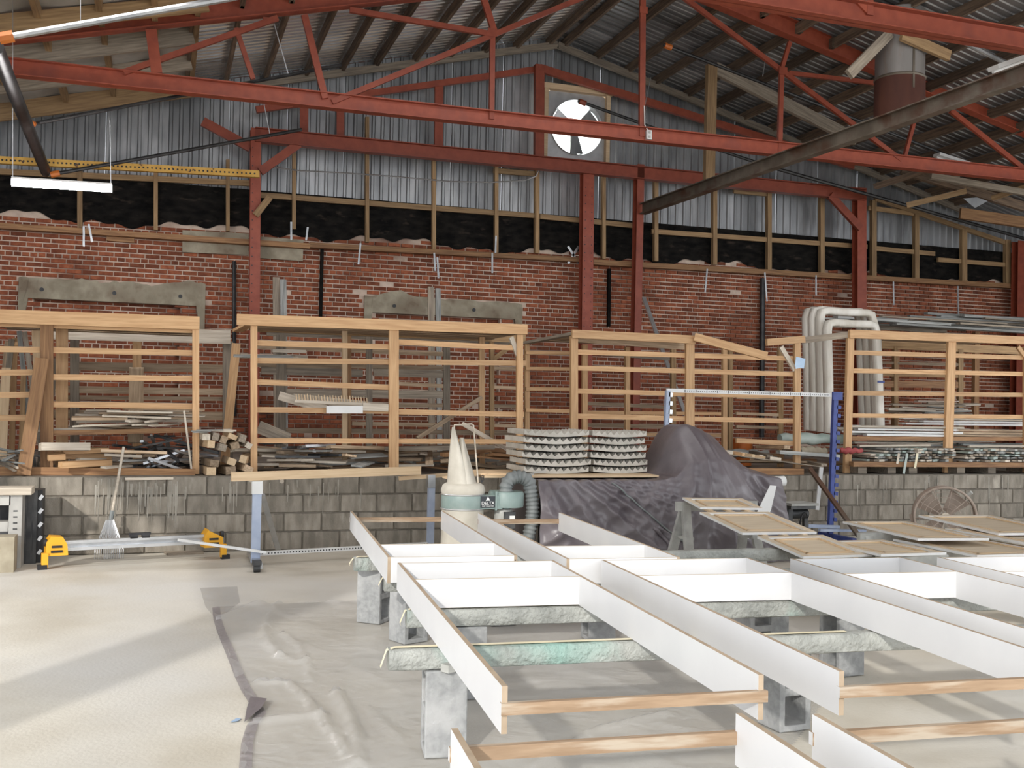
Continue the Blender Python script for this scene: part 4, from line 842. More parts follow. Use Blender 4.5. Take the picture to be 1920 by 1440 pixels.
# ---- plastic wrapped door frames
def uframe(xl, xr, yt, yb, Y, w, d, label, lean=.25):
    t = Th('door_frame', label, 'door frame', aY((xl+xr)/2, yb, Y), 'wrapped door frames')
    a, b = aY(xl, yt, Y+lean), aY(xr, yt, Y+lean); a0, b0 = aY(xl+4, yb, Y), aY(xr+8, yb, Y); b.z = a.z; b0.z = a0.z; rr = w*.5
    pts = [a0, a0+(a-a0)*.5+Vector((.006, 0, 0)), a-(a-a0).normalized()*.12, a+Vector((.03, 0, -.02)), a+Vector((.12, 0, 0)), (a+b)/2+Vector((0, 0, -.008)), b-Vector((.12, 0, 0)), b+Vector((-.03, 0, -.02)), b-(b-b0).normalized()*.12, b0+(b-b0)*.5, b0]
    m = M(); n = 10; prev = None
    for i, p in enumerate(pts):
        tn = (pts[min(i+1, len(pts)-1)]-pts[max(i-1, 0)]).normalized(); y = Vector((0, 1, 0)); s = tn.cross(y).normalized()
        for k in range(n):
            A = 2*math.pi*k/n; ca, sa = math.cos(A), math.sin(A); q = lambda v: math.copysign(abs(v)**.5, v)
            m.v.append(p+s*q(ca)*rr+y*q(sa)*d*.5)
    for i in range(len(pts)-1):
        for k in range(n): m.f.append((i*n+k, i*n+(k+1) % n, (i+1)*n+(k+1) % n, (i+1)*n+k)); m.m.append(0)
    m.f += [tuple(range(n)), tuple((len(pts)-1)*n+k for k in range(n))]; m.m += [0, 0]
    for p_, q_ in ((a0, a), (b0, b), (a, b)): BOXES.append(obb((p_+q_)/2, basis(q_-p_), ((q_-p_).length/2, rr+.01, d/2+.01)))
    t.part('wrapped_frame', m, 'plastic_wrap', smooth=60)
    return t
for i, (xl, xr, yt, yb, Y, lab) in enumerate(((1512, 1612, 581, 806, 12.75, 'door frame in milky plastic, closest to the brick wall of the standing set'), (1524, 1624, 580, 808, 12.6, 'door frame in milky plastic, second of the standing set from the brick wall'), (1537, 1636, 582, 810, 12.45, 'door frame in milky plastic, third of the standing set, rounded head'), (1550, 1642, 604, 812, 12.2, 'door frame in milky plastic, lowest of the standing set, with blue tape'))):
    f = uframe(xl, xr, yt, yb, Y, .11, .13, lab)
    if i == 3: f.part('blue_tape', M().box(aY(1652, 716, 12.13), (.11, .012, .03)), 'blue_steel')
lone('paper_tag', M().box(aY(1500, 680, 11.6), (.14, .006, .13), rot(y=.15)).box(aY(1499, 688, 11.59), (.12, .006, .03), rot(y=-.2)), 'clear_blue', 'white and blue paper tag hanging on the rack brace', 'tag')
# ---- things on the brick wall
for i, (x0, x1, y0, y1, lab) in enumerate(((35, 385, 516, 566, 'long stained concrete lintel above the white-header rack'), (682, 978, 548, 592, 'crumbling concrete lintel above the widest rack'))):
    m = M(); n = 40; r = random.Random(70+i); fr_, bk_ = [], []
    a, b = LINT[i][0], LINT[i][1]; z0, z1 = LINT[i][2], LINT[i][3]
    for j in range(n+1):
        x = a+(b-a)*j/n; up = z1+.05*noise.noise(Vector((x*3, i, 0)))+.03*noise.noise(Vector((x*11, i, 5)))+(.10*math.exp(-((x-a)/(b-a)-(.93 if i == 0 else .2))**2/.006)); dn = z0-(.42 if (j/n > .96 or j/n < .03) else 0)
        m.v += [Vector((x, YE-.05, dn)), Vector((x, YE-.05-.012*r.random(), (up+dn)/2)), Vector((x, YE-.03, up)), Vector((x, YE+.05, up)), Vector((x, YE+.05, dn))]
    for j in range(n):
        for k in range(5): m.f.append((j*5+k, j*5+(k+1) % 5, (j+1)*5+(k+1) % 5, (j+1)*5+k)); m.m.append(0)
    m.f += [tuple(range(5)), tuple(n*5+k for k in range(5))]; m.m += [0, 0]
    t = Th('lintel', lab, 'lintel', ((a+b)/2, YE, z0)); t.part('slab', m, 'concrete_old')
    for fx in ((.12, .5, .86) if i == 0 else (.18, .68)): c = Vector((a+(b-a)*fx, YE-.058, (z0+z1)/2-.02)); t.part('anchor_hole', M().tube([c, c+Vector((0, -.012, 0))], .03, 10), 'black_plastic')
for x0, x1, y0, y1, lab in ((342, 466, 433, 478, 'long peeling grey steel plate bolted high on the brick wall'), (488, 568, 448, 486, 'shorter grey steel plate beside the red column')):
    a, b = aY(x0, (y0+y1)/2-3, YE-.06), aY(x1, (y0+y1)/2+3, YE-.06); lonebar('steel_plate', a, b, .34, .05, 'concrete_old', lab, 'plate')
lonebar('wall_block_wood', aY(200, 443, YE-.05), aY(252, 447, YE-.05), .14, .08, 'pine_dark', 'short brown timber pad on the brick wall under the tube light', 'timber')
r = random.Random(77)
for i, (x, y, l, dx) in enumerate(((157, 428, 34, 0), (166, 424, 30, 7), (577, 430, 20, -3), (676, 460, 36, -4), (814, 478, 30, 2), (820, 486, 36, 2), (923, 478, 34, 0), (1326, 508, 40, -4), (1434, 515, 50, 4), (1530, 520, 34, 0), (1675, 532, 40, 1), (1796, 540, 52, 1), (930, 446, 28, -1), (546, 420, 30, 0))):
    lonebar('metal_strap', aY(x, y-4, YE-.256), aY(x+dx, y+l, YE-.256), .03, .008, 'galv', 'thin galvanised strap dangling from the sill timber on the brick wall', 'strap', 'straps dangling along the sill')
for d, lab in ((1, 'pale stick of the crossed pair behind the twin column'), (-1, 'second pale stick of the crossed pair behind the twin column')):
    lonebar('wall_stick', aY(1075-10*d, 462, YE-.2), aY(1075+10*d, 494, YE-.2), .04, .012, 'alu', lab, 'stick')
pipe('drain_pipe', [aY(1430, 522, YE-.08), aY(1429, 640, YE-.08), aY(1428, 820, YE-.08)], .05, 'black_pipe', 'black vertical drain pipe on the brick wall behind the racks')
pipe('wall_conduit', [aY(439, 490, YE-.05), aY(439, 620, YE-.05), aY(440, 780, YE-.05)], .03, 'black_pipe', 'thin dark conduit on the brick wall beside the red column with yellow rail')
lonebar('pilaster_edge', aY(604, 462, YE-.03), aY(601, 596, YE-.03), .05, .06, 'char', 'black vertical seam strip in the brickwork above the widest rack', 'strip')  # near-black strip along the brickwork seam
lonebar('pilaster_edge', aY(1142, 504, YE-.03), aY(1141, 612, YE-.03), .05, .06, 'char', 'black vertical seam strip between the twin columns', 'strip')
# ---- heaps, laid last so that nothing is buried in anything else
scrap(30, (185, 315), (793, 808), (11.7, 12.4), (.5, 1.5), (.05, .12), ['bleached', 'bleached', 'bleached', 'mix_wood'], 'thin bleached board in the flat pile on the white-header rack shelf', 'board', 'boards on the white-header rack shelf', 'thin_board', thick=(.012, .03), ang=.16, px_tilt=.05, seed=3)
scrap(10, (100, 180), (862, 886), (11.6, 12.2), (.3, .9), (.07, .13), ['mix_wood', 'bleached', 'pine_pale', 'pine'], 'sawn timber offcut on the base of the white-header rack', 'offcut', 'offcuts in the base of the white-header rack', seed=5, ang=1.0, thick=(.05, .09))
scrap(8, (150, 260), (875, 886), (11.6, 12.0), (.5, 1.2), (.03, .09), ['bleached', 'grey_plank', 'mix_wood'], 'flat white batten along the base of the white-header rack', 'batten', 'battens along the base of the white-header rack', 'batten', seed=6, ang=.15, thick=(.015, .03))
scrap(34, (235, 355), (842, 882), (11.65, 12.2), (.25, 1.0), (.015, .04), ['dark_metal', 'black_pipe', 'dark_metal', 'steel'], 'dark metal rod or pipe in the tangle at the foot of the white-header rack', 'metal scrap', 'metal scrap in the white-header rack', 'metal_rod', seed=8, ang=1.3, thick=(.015, .03), px_tilt=.5)
scrap(16, (0, 40), (855, 884), (11.5, 11.9), (.2, .7), (.02, .04), ['grey_plank', 'bleached', 'old_wood'], 'grey splintered lath in the heap at the open end of the white-header rack', 'lath', 'laths heaped at the open end of the white-header rack', 'lath', seed=9, ang=1.2, thick=(.008, .02), px_tilt=.3)
scrap(34, (495, 735), (840, 878), (11.75, 13.2), (.4, 1.4), (.06, .16), ['mix_wood', 'mix_wood', 'grey_plank', 'bleached'], 'loose weathered board on the floor of the widest rack', 'board', 'boards strewn in the widest rack', 'loose_board', seed=21, ang=.9, thick=(.012, .04))
scrap(14, (525, 612), (850, 872), (11.75, 12.1), (.3, .8), (.03, .06), ['dark_metal', 'bleached', 'steel'], 'bent metal track in the heap inside the widest rack', 'metal scrap', 'metal tracks in the widest rack', 'metal_track', seed=22, ang=.8, thick=(.02, .03))
scrap(28, (750, 975), (838, 876), (11.75, 13.0), (.4, 1.5), (.05, .16), ['mix_wood', 'old_wood', 'bleached', 'pine_dark', 'grey_plank'], 'loose board heaped by the dust collector end of the widest rack', 'board', 'boards heaped behind the dust collector', 'loose_board', seed=23, ang=.6, thick=(.012, .05), px_tilt=.12)
scrap(7, (490, 545), (666, 672), (12.2, 12.9), (.4, .9), (.06, .1), ['bleached', 'grey_plank'], 'short pale board on an upper rail of the widest rack', 'board', 'boards on the upper rails', 'short_board', seed=25, ang=.1, thick=(.02, .04), px_tilt=.01)
scrap(22, (1640, 1900), (832, 844), (11.7, 12.4), (.8, 2.0), (.03, .10), ['grey_plank', 'bleached', 'green_wrap'], 'long greyed moulding on top of the pallet pile', 'moulding', 'long mouldings on the pallet pile', 'moulding_length', seed=52, ang=.08, px_tilt=.02, thick=(.015, .03))
scrap(26, (1650, 1960), (598, 618), (14.2, 15.4), (2.0, 4.5), (.06, .16), ['grey_plank', 'grey_plank', 'old_wood'], 'long grey weathered plank on the high stack by the brick wall', 'plank', 'weathered planks stacked high by the wall', 'weathered_plank', seed=53, cross=0, ang=.03, px_tilt=.012, thick=(.02, .045))
scrap(14, (1660, 1780), (758, 776), (12.3, 12.9), (.6, 1.4), (.04, .1), ['grey_plank', 'old_wood', 'bleached'], 'loose lath behind the trim rack post', 'lath', 'laths behind the trim rack', 'lath', seed=57, ang=.3, thick=(.01, .03))
scrap(12, (1400, 1540), (838, 872), (11.6, 12.6), (.5, 1.4), (.05, .14), ['old_wood', 'mix_wood', 'pine_dark', 'grey_plank'], 'mixed board in the heap behind the sheeting roll', 'board', 'boards heaped behind the sheeting roll', 'loose_board', seed=60, ang=.3, thick=(.02, .05))
r = random.Random(12)
x0_ = aY(372, 880, 11.5).x; ITEMS = sorted(((r.uniform(.065, .105), r.uniform(.05, .085)) for i in range(26)), key=lambda q: -q[0]*q[1])
for i, (s_, h_) in enumerate(ITEMS):
    best = None
    for tr in range(14):
        a, ro, l = r.uniform(-.22, .22), r.uniform(-.75, .75), r.uniform(.34, .6); up = r.uniform(-.03, .05)
        x = x0_+.31+r.uniform(-.27, .27)*(1 if i < 14 else .75); Yn = 11.46+r.uniform(-.02, .12); ax = Vector((math.sin(a), math.cos(a), up)).normalized()
        sd = Vector((0, 0, 1)).cross(ax).normalized(); R = Matrix((ax, sd, ax.cross(sd))).transposed() @ Matrix.Rotation(ro, 3, 'X')
        half = abs(math.cos(ro))*h_/2+abs(math.sin(ro))*s_/2+abs(ax.z)*l/2; c = Vector((x, Yn+l/2, LEDGE+half+.002))
        near = [B for B in BOXES if (B[0].xy-c.xy).length < B[3]+l/2+.1]
        while c.z < LEDGE+.42 and any(hits(obb(c, R, (l/2, s_/2, h_/2)), B) for B in near): c.z += .004
        if c.z < LEDGE+.42 and (best is None or c.z < best[0].z): best = (c.copy(), R, l)
    if best is None: continue
    c, R, l = best; BOXES.append(obb(c, R, (l/2, s_/2, h_/2)))
    o = link('timber_offcut', to_mesh('timber_offcut', M().box((0, 0, 0), (l, s_, h_)), r.choice(['mix_wood', 'mix_wood', 'bleached', 'old_wood', 'pine_pale']))); B = R.to_4x4(); B.translation = c; o.matrix_world = B
    tag(o, 'chopped square timber in the heap between the white-header rack and the widest rack', 'offcut', 'chopped timbers heaped between the racks')
scrap(8, (375, 430), (834, 846), (11.55, 11.8), (.3, .7), (.015, .03), ['grey_plank', 'bleached'], 'grey lath lying on top of the chopped timbers', 'lath', 'laths on the chopped timbers', 'lath', seed=14, ang=.5, thick=(.01, .02))
r = random.Random(61); ax = (PLY[1]-PLY[0]).normalized(); sd = Vector((0, 1, 0)); nz = ax.cross(sd).normalized()
if nz.z < 0: nz = -nz
for i in range(9):
    for tr in range(60):
        l, w, t = r.uniform(.10, .20), r.uniform(.04, .06), r.uniform(.03, .05); f = r.uniform(.02, .55); ro = r.uniform(-1.5, 1.5)
        R = Matrix((ax, nz.cross(ax), nz)).transposed() @ Matrix.Rotation(ro, 3, 'Z'); c = PLY[0]+(PLY[1]-PLY[0])*f+sd*r.uniform(-.11, .11)+nz*(.006+t/2+.0005)
        A = obb(c, R, (l/2, w/2, t/2))
        if free(A): break
    else: continue
    BOXES.append(A); o = link('pine_offcut', to_mesh('pine_offcut', M().box((0, 0, 0), (l, w, t)), r.choice(['pine_pale', 'pine', 'bleached']))); B = R.to_4x4(); B.translation = c; o.matrix_world = B
    tag(o, 'small cut pine end scattered on the board behind the tarp hump', 'offcut', 'pine ends behind the tarp hump')
# ================================================================== tarp-draped bench
tb = Th('draped_bench', 'workbench and machine under a grey purple tarp', 'draped bench', (4.85, 10.3, 0))
TX0, TX1, TY0, TY1 = 3.56, 6.34, 9.75, 10.85
PROF = [(aY(x, y, 10.3).x, aY(x, y, 10.3).z-.845) for x, y in ((1205, 889), (1222, 884), (1230, 856), (1248, 817), (1262, 800), (1278, 796), (1300, 804), (1322, 816), (1336, 828), (1352, 852), (1375, 872), (1410, 884), (1440, 890))]
def hump(x):
    if x <= PROF[0][0] or x >= PROF[-1][0]: return 0
    for (a, ha), (b, hb) in zip(PROF, PROF[1:]):
        if a <= x <= b: t = (x-a)/(b-a); return max(0, ha+(hb-ha)*t)
    return 0
def shump(x): return (hump(x-.03)+hump(x)+hump(x+.03))/3
def top_h(x, y):
    k = 1 if 10.2 < y < 10.55 else (1-.66*((10.2-y)/.45)**1.2 if y <= 10.2 else max(0, 1-(y-10.55)/.3))
    return .845 + shump(x)*k + .010*noise.noise(Vector((x*4, y*4, 0)))
def ridged(v): return 1-2*abs(noise.noise(v))
XPK = aY(1275, 800, 10.3).x
def crease(x, s):                               # folds fan out from the hump and from the bench corner
    a = ridged(Vector(((x-XPK)/(s+.6)*3.6, s*.25, 2)))*math.exp(-((x-XPK)/.9)**2)
    b = ridged(Vector(((x-TX0+.05)/(s+.45)*3.0, s*.3, 6)))*math.exp(-((x-TX0)/1.0)**2)
    c = ridged(Vector((x*2.6+s*2.2, s*1.6-x*1.1, 4)))*.5
    d = ridged(Vector((x*7-s*4.0, s*5+x, 8)))*.13
    return a*1.1+b*1.1+c+d
def tarp(u, v):
    x = TX0+(TX1-TX0)*u; NV = .45
    if v < NV:
        y = TY1+(TY0-TY1)*(v/NV); z = top_h(x, y); w = max(0, min(1, (10.45-y)/.6))
        return Vector((x, y-.05*w*crease(x, 0), z+.018*crease(x, 0)*w))
    t = (v-NV)/(1-NV); z0 = top_h(x, TY0)
    amp = .075+.075*t
    y = TY0-.03-.10*t-amp*(crease(x, t)-.2)*min(1, .35+t*3); z = z0*(1-t)+.012*t+.018*crease(x, 0)*(1-t)
    xx = x+t*(-.02 if u < .06 else .06 if u > .97 else 0)
    return Vector((xx, y, z))
tb.part('tarp', M().grid(tarp, 240, 110), 'tarp', smooth=180)
tb.part('tarp_end', M().grid(lambda u, v: Vector((TX0-.01-.03*v-.01*math.sin(u*14)*v, TY1+(TY0-.03-.08*v-TY1)*u, .845*(1-v)+.012*v)), 24, 12), 'tarp', smooth=180)
tb.part('tarp_end', M().grid(lambda u, v: Vector((TX1+.01+.05*v+.02*math.sin(u*14)*v, TY1+(TY0-.03-.08*v-TY1)*u, .845*(1-v)+.25*v)), 24, 12), 'tarp', smooth=180)
for x in (TX0+.12, TX1-.12):
    for y in (TY0+.12, TY1-.1): tb.bar('leg', (x, y, 0), (x, y, .80), .07, .07, 'dusty')
def drape(x, t): 
    u = (x-TX0)/(TX1-TX0); return tarp(u, .45+.55*t)
pts = [drape(4.35+.95*i/20, .02+.95*(i/20)) + Vector((0, -.012, 0)) for i in range(21)]
tb.part('cord', M().tube(pts, .010, 6), 'hose', smooth=180)
pts = [drape(4.75+.16*math.sin(math.pi*i/16), .55+.43*i/16)+Vector((0, -.014, 0)) for i in range(17)]
tb.part('hem_roll', M().tube(pts, .02, 8), 'tarp', smooth=180)
wr = aY(1440, 902, 9.9); a = Vector((wr.x-.05, 9.80, wr.z)); b = aY(1470, 902, 9.8)
lone('sheeting_roll', M().tube([a, b], .055, 16), 'white_paint', 'end of a white sheeting roll poking out beside the tarp', 'roll', smooth=40)
c = [aY(1456, 911, 9.55), aY(1446, 955, 9.53), aY(1428, 1000, 9.5), aY(1394, 1014, 9.5), aY(1420, 960, 9.5), aY(1444, 910, 9.55)]
lone('white_flap', M().prism(c, None, (0, .006, 0)), 'white_paint', 'white plastic flap hanging below the sheeting roll', 'flap')
# board on the bench + foam stacks
zb = .90; a, b = aZ(848, 898, .87), aZ(1262, 889, .87)
bd = M(); p0 = Vector((3.05, 10.0, .895)); bd.box(((3.07+PROF[0][0])/2, 10.38, .885), (PROF[0][0]-3.07, .94, .022))
bd_o = lone('bench_board', bd, 'pine_pale', 'pale hardboard sheet on the tarp carrying the foam stacks', 'board')
zl = aY(850, 902, 10.06).z; lm = M()
for x, z in ((2.80, zl), (2.94, zl+.02), (3.05, .8955), (3.34, .8955)):
    for y, dz in ((10.03, 0), (10.52, 0), (10.52, .012), (10.03, .012)): lm.v.append(Vector((x, y, z+dz)))
for i in range(3):
    for k in range(4): lm.f.append((i*4+k, i*4+(k+1) % 4, i*4+4+(k+1) % 4, i*4+4+k)); lm.m.append(0)
lm.f += [(3, 2, 1, 0), (12, 13, 14, 15)]; lm.m += [0, 0]
lone('bench_leaf', lm, 'pine_pale', 'warped pale sheet bridging from the wall to the bench', 'sheet')
lone('dust_pan', M().prism([(3.38, 10.10, .8958), (3.43, 9.94, .8958), (3.60, 9.94, .8958), (3.66, 10.10, .8958)], None, (0, 0, .014)).bar((3.64, 10.07, .912), (3.76, 10.02, .935), .02, .015), 'grey_plastic', 'small grey scoop lying at the foam stack', 'scoop')
def tray_mesh(nx_=9, ny_=7, w=.74, d=.6, t=.036, bow=0.):
    m = M(); gx, gy = nx_*4, ny_*4
    top = lambda u, v: Vector(((u-.5)*w, (v-.5)*d, t+.020*math.sin(2*math.pi*nx_*u)*math.sin(2*math.pi*ny_*v)+.016*math.cos(2*math.pi*(nx_*u))+bow*(4*(u-.5)**2)))
    m.grid(top, gx, gy); m.grid(lambda u, v: Vector(((u-.5)*w, (v-.5)*d, bow*(4*(u-.5)**2)+.004*math.cos(6*u))), gx, gy)
    B = (gx+1)*(gy+1)
    for i in range(gx):
        for j in (0, gy): a = i*(gy+1)+j; m.f.append((a, a+gy+1, a+gy+1+B, a+B)); m.m.append(0)
    for j in range(gy):
        for i in (0, gx): a = i*(gy+1)+j; m.f.append((a, a+1, a+1+B, a+B)); m.m.append(0)
    return m
trays = [to_mesh('foam_sheet', tray_mesh(bow=b_), 'foam', smooth=50) for b_ in (.014, .010)]
for si, (x0, n, Yc, nm) in enumerate(((3.94, 6, 10.44, 'bigger'), (4.665, 6, 10.48, 'smaller'))):
    for i in range(n):                              # crests of one sheet carry the flat back of the next
        o = link('foam_sheet', trays[si], None, (x0+rnd.uniform(-.022, .022)-.006*i, Yc+rnd.uniform(-.025, .025), .899+.0765*i)); o.rotation_euler = (0, 0, rnd.uniform(-.035, .035)); o.scale = (.85 if si else .97, .95, 1.08)
        tag(o, f'grey egg-crate foam sheet, {["bottom one", "second from below", "third from below", "third from the top", "second from the top", "topmost"][i]} in the {nm} stack', 'foam sheet', f'foam sheets in the {nm} stack')
# ================================================================== dust collector
DC = aZ(872, 1040, 0); DC = Vector((aY(868, 935, 9.75).x, 9.75, 0)); dcx = Th('dust_collector', 'green dust collector with canvas bags and grey hose', 'dust collector', DC)
bz = aY(868, 925, 9.75).z
dcx.part('lower_bag', M().lathe([(.0, .02), (.16, .03), (.21, .15), (.20, bz-.3), (.205, bz-.13)], DC, 28), 'canvas', smooth=50)
ub = M()
def bag(u, v, cx, cz, tw, lean):
    A = 2*math.pi*u; z = bz+.02+v*cz; w = (.20*(1-v)+tw*v); ww = w*(1+.16*math.sin(A*3+cx*9)*(.4+v)) ; return DC+Vector((cx*(.35+.65*v)+lean*v+ww*math.cos(A)*(.62 if cz > .2 else 1), ww*math.sin(A)*.8, z-.001))
dcx.part('bag_collar', M().lathe([(.205, bz-.01), (.215, bz+.03), (.20, bz+.08), (.17, bz+.10), (0, bz+.10)], DC, 28), 'canvas', smooth=50)
dcx.part('upper_bag', M().grid(lambda u, v: bag(u, v, -.075, .62, .02, -.035), 28, 16), 'canvas', smooth=180)
dcx.part('upper_bag', M().grid(lambda u, v: bag(u, v, .075, .52, .025, -.10), 28, 16), 'canvas', smooth=180)
dcx.part('drum', M().lathe([(.205, bz-.15), (.21, bz-.14), (.21, bz-.01), (.205, bz)], DC, 36), 'machine_green', smooth=40)
dcx.part('band', M().lathe([(.213, bz-.012), (.217, bz-.005), (.213, bz+.002)], DC, 36).lathe([(.213, bz-.15), (.217, bz-.143), (.213, bz-.136)], DC, 36), 'alu', smooth=40)
bp = DC+Vector((.16, -.12, bz-.075)); dcx.part('inlet_box', M().box(bp+Vector((.06, .04, .0)), (.26, .16, .13)), 'machine_green')
bc = DC+Vector((.43, -.02, bz-.13)); dcx.part('blower', M().lathe([(0, 0), (.17, 0), (.175, .02), (.175, .13), (.165, .15), (0, .15)], bc, 32), 'machine_green', smooth=40)
dcx.part('flange', M().box(DC+Vector((.285, -.07, bz-.06)), (.02, .20, .18)), 'machine_green')
mo = bc+Vector((-.03, -.02, -.02)); dcx.part('motor', M().lathe([(0, 0), (.085, 0), (.09, -.02), (.09, -.20), (.07, -.22), (0, -.22)], mo, 24), 'dusty', smooth=40)
sw = dcx.part('switch_box', M().box(mo+Vector((.03, -.10, -.10)), (.11, .04, .16)), 'dark_metal'); dcx.part('switch_plate', M().box(mo+Vector((.05, -.124, -.08)), (.05, .01, .05)), 'white_paint', sub=None)
dcx.part('base', M().box(DC+Vector((.18, 0, .05)), (.75, .42, .04)), 'machine_green'); dcx.bar('stand', bc+Vector((0, 0, 0)), Vector((bc.x, bc.y, .07)), .06, .06, 'machine_green')
lc = bp+Vector((.04, -.045, .005)); lab = dcx.part('badge', M().box(lc, (.145, .012, .11)), 'label_black', label='black badge lettered DELTA with a triangle mark')
def text(body, size, loc, mat, parent, base, rotx=math.pi/2, rotz=0, name='lettering', ext=.0015):
    cu = bpy.data.curves.new(name, 'FONT'); cu.body = body; cu.size = size; cu.align_x = 'CENTER'; cu.align_y = 'CENTER'; cu.extrude = ext
    tmp = bpy.data.objects.new('tmp', cu); scene.collection.objects.link(tmp); dg = bpy.context.evaluated_depsgraph_get(); me = bpy.data.meshes.new_from_object(tmp.evaluated_get(dg))
    bpy.data.objects.remove(tmp); me.materials.clear(); me.materials.append(MATS[mat]); o = link(name, me, parent, Vector(loc)-base); o.rotation_euler = (rotx, 0, rotz); return o
text('DELTA', .043, lc+Vector((0, -.008, -.012)), 'white_paint', lab, DC); text('DUST COLLECTOR', .0135, lc+Vector((0, -.008, -.040)), 'white_paint', lab, DC)
tri = M(); c = lc+Vector((0, -.008, .03))
tri.prism([c+Vector((-.022, 0, -.016)), c+Vector((.022, 0, -.016)), c+Vector((0, 0, .022))], None, (0, .001, 0)); dcx.part('badge_mark', tri, 'white_paint', sub=lab)
hs = []; h0 = bc+Vector((.0, 0, .13)); c0 = h0+Vector((.14, 0, .06))
path = [h0, h0+Vector((.0, 0, .05))]+[h0+Vector((.125-.125*math.cos(math.pi*i/14), .0, .06+.10*math.sin(math.pi*i/14))) for i in range(15)]+[h0+Vector((.25+.03*math.sin(i*.4), .0, .06-.06*i)) for i in range(1, 12)]
fine = []
for a, b in zip(path, path[1:]):
    n = max(1, int((b-a).length/.009)); fine += [a+(b-a)*(k/n) for k in range(n)]
dcx.part('hose', M().tube(fine, [.058+.012*((i//2) % 2) for i in range(len(fine))], 16), 'hose', smooth=180)
dcx.part('bag_hanger', M().tube([DC+Vector((-.11, 0, bz+.60)), DC+Vector((-.10, 0, bz+.66)), DC+Vector((.07, 0, bz+.67)), DC+Vector((.09, 0, bz+.66)), DC+Vector((.15, -.02, bz+.05))], .008, 6), 'bleached', smooth=60)
dcx.part('bag_buckle', M().tube([DC+Vector((.125, -.19, bz+.12)), DC+Vector((.15, -.18, bz+.15)), DC+Vector((.14, -.18, bz+.19)), DC+Vector((.115, -.19, bz+.17)), DC+Vector((.125, -.19, bz+.12))], .006, 6), 'black_plastic')
# ================================================================== clamp stands
st = Th('clamp_stand', 'blue-grey clamp stand with diagonal brace and perforated floor bar', 'stand', aZ(485, 1062, 0))
YS1 = 10.4
p = aY(482, 912, YS1); st.bar('upright', p, Vector((p.x, YS1, .03)), .085, .06, 'blue_grey'); st.bar('cap', aY(482, 902, YS1-.01), aY(482, 926, YS1-.01), .10, .08, 'white_paint')
st.bar('brace', aY(492, 928, YS1+.02), Vector((aY(522, 1034, 11.0).x, 11.0, .05)), .05, .03, 'steel')
st.part('foot', M().bar((p.x, YS1-.38, .05), (p.x, YS1+.6, .05), .07, .05), 'steel')
wc = Vector((p.x-.02, YS1-.42, .035)); st.part('caster', M().tube([wc-Vector((.03, 0, 0)), wc+Vector((.03, 0, 0))], .034, 14).box(wc+Vector((0, .03, .05)), (.08, .10, .04)), 'dark_metal', smooth=40)
q = aY(809, 902, 10.9); st.bar('upright', q, Vector((q.x, 10.9, .03)), .07, .06, 'blue_grey'); st.bar('cap', aY(808, 890, 10.89), aY(808, 914, 10.89), .08, .07, 'steel')
st.bar('floor_bar', aY(484, 1038, YS1+.08), Vector((aY(809, 1000, 10.9).x, 10.9, .10)), .04, .03, 'white_paint')
hm = M(); A_, B_ = aY(484, 1038, YS1+.08), Vector((aY(809, 1000, 10.9).x, 10.9, .10))
for i in range(60): c = A_+(B_-A_)*(i/60+.005); hm.tube([c+Vector((0, -.018, 0)), c+Vector((0, -.014, 0))], .008, 6)
st.part('bar_holes', hm, 'black_plastic', kind='stuff')
for x, y in ((482, 890), (540, 892)): c = aY(x-13, y+4, YS1+.75); st.part('peg', M().tube([c, c+Vector((0, -.10, -.03))], .022, 10), 'bleached', smooth=40)
lonebar('white_pole', aY(334, 1012, 10.75), aY(500, 1036, 10.25), .025, .02, 'white_paint', 'white pole propped from the saw stand to the clamp stand', 'pole')
cs = Th('clamp_rack', 'tall blue clamp rack with notched uprights and a white ruled top bar', 'rack', Vector((aY(1565, 900, 11.15).x, 11.15, 0)))
YC = 11.15
a, b = aY(1250, 732, YC-.14), aY(1562, 741, YC); cs.bar('top_bar', a, b, .045, .03, 'white_paint')
hm = M()
for i in range(70): c = a+(b-a)*(.1+i*.0125); hm.box(c+Vector((0, -.017, .0)), (.008, .003, .012 if i % 5 else .03))
cs.part('ruler_marks', hm, 'black_plastic', kind='stuff')
p = aY(1566, 738, YC); cs.bar('upright', p, Vector((p.x-.05, YC, .0)), .062, .05, 'blue_steel'); cs.part('corner', M().box(p+Vector((.01, -.03, -.03)), (.14, .03, .10)), 'blue_steel')
for i in range(21): z = p.z-.20-.105*i; 
for i in range(20):
    z = p.z-.17-.108*i
    if z > .1: cs.part('tooth', M().box((p.x-.05*(1-z/p.z)+.05, YC, z), (.06, .05, .045), rot(y=.1)), 'blue_steel')
q = aY(1252, 732, YC-.14); cs.bar('upright', q, Vector((q.x-.05, YC-.14, 0)), .05, .05, 'blue_grey')
for i in range(7): z = q.z-.05-.10*i; cs.part('tooth', M().box((q.x+.03, YC-.14, z), (.05, .05, .05), rot(y=.1)), 'alu')
cs.part('foot', M().bar(aY(1514, 986, 11.02), aY(1572, 988, 11.08), .04, .05).bar(aY(1536, 994, 10.86), aY(1622, 995, 10.9), .03, .05), 'blue_grey'); cs.bar('base', (p.x-.05, YC-.5, .04), (p.x-.05, YC+.2, .04), .07, .07, 'blue_steel')
lonebar('steel_angle', aY(1518, 878, 11.2), aY(1615, 1012, 10.6), .05, .04, 'rust_steel', 'rusty steel angle leaning from the ledge past the blue rack', 'steel angle')
lonebar('white_strip', aY(1540, 876, 11.3), aY(1532, 956, 11.3), .05, .02, 'white_paint', 'short white strip hanging down the block wall by the steel angle', 'strip')
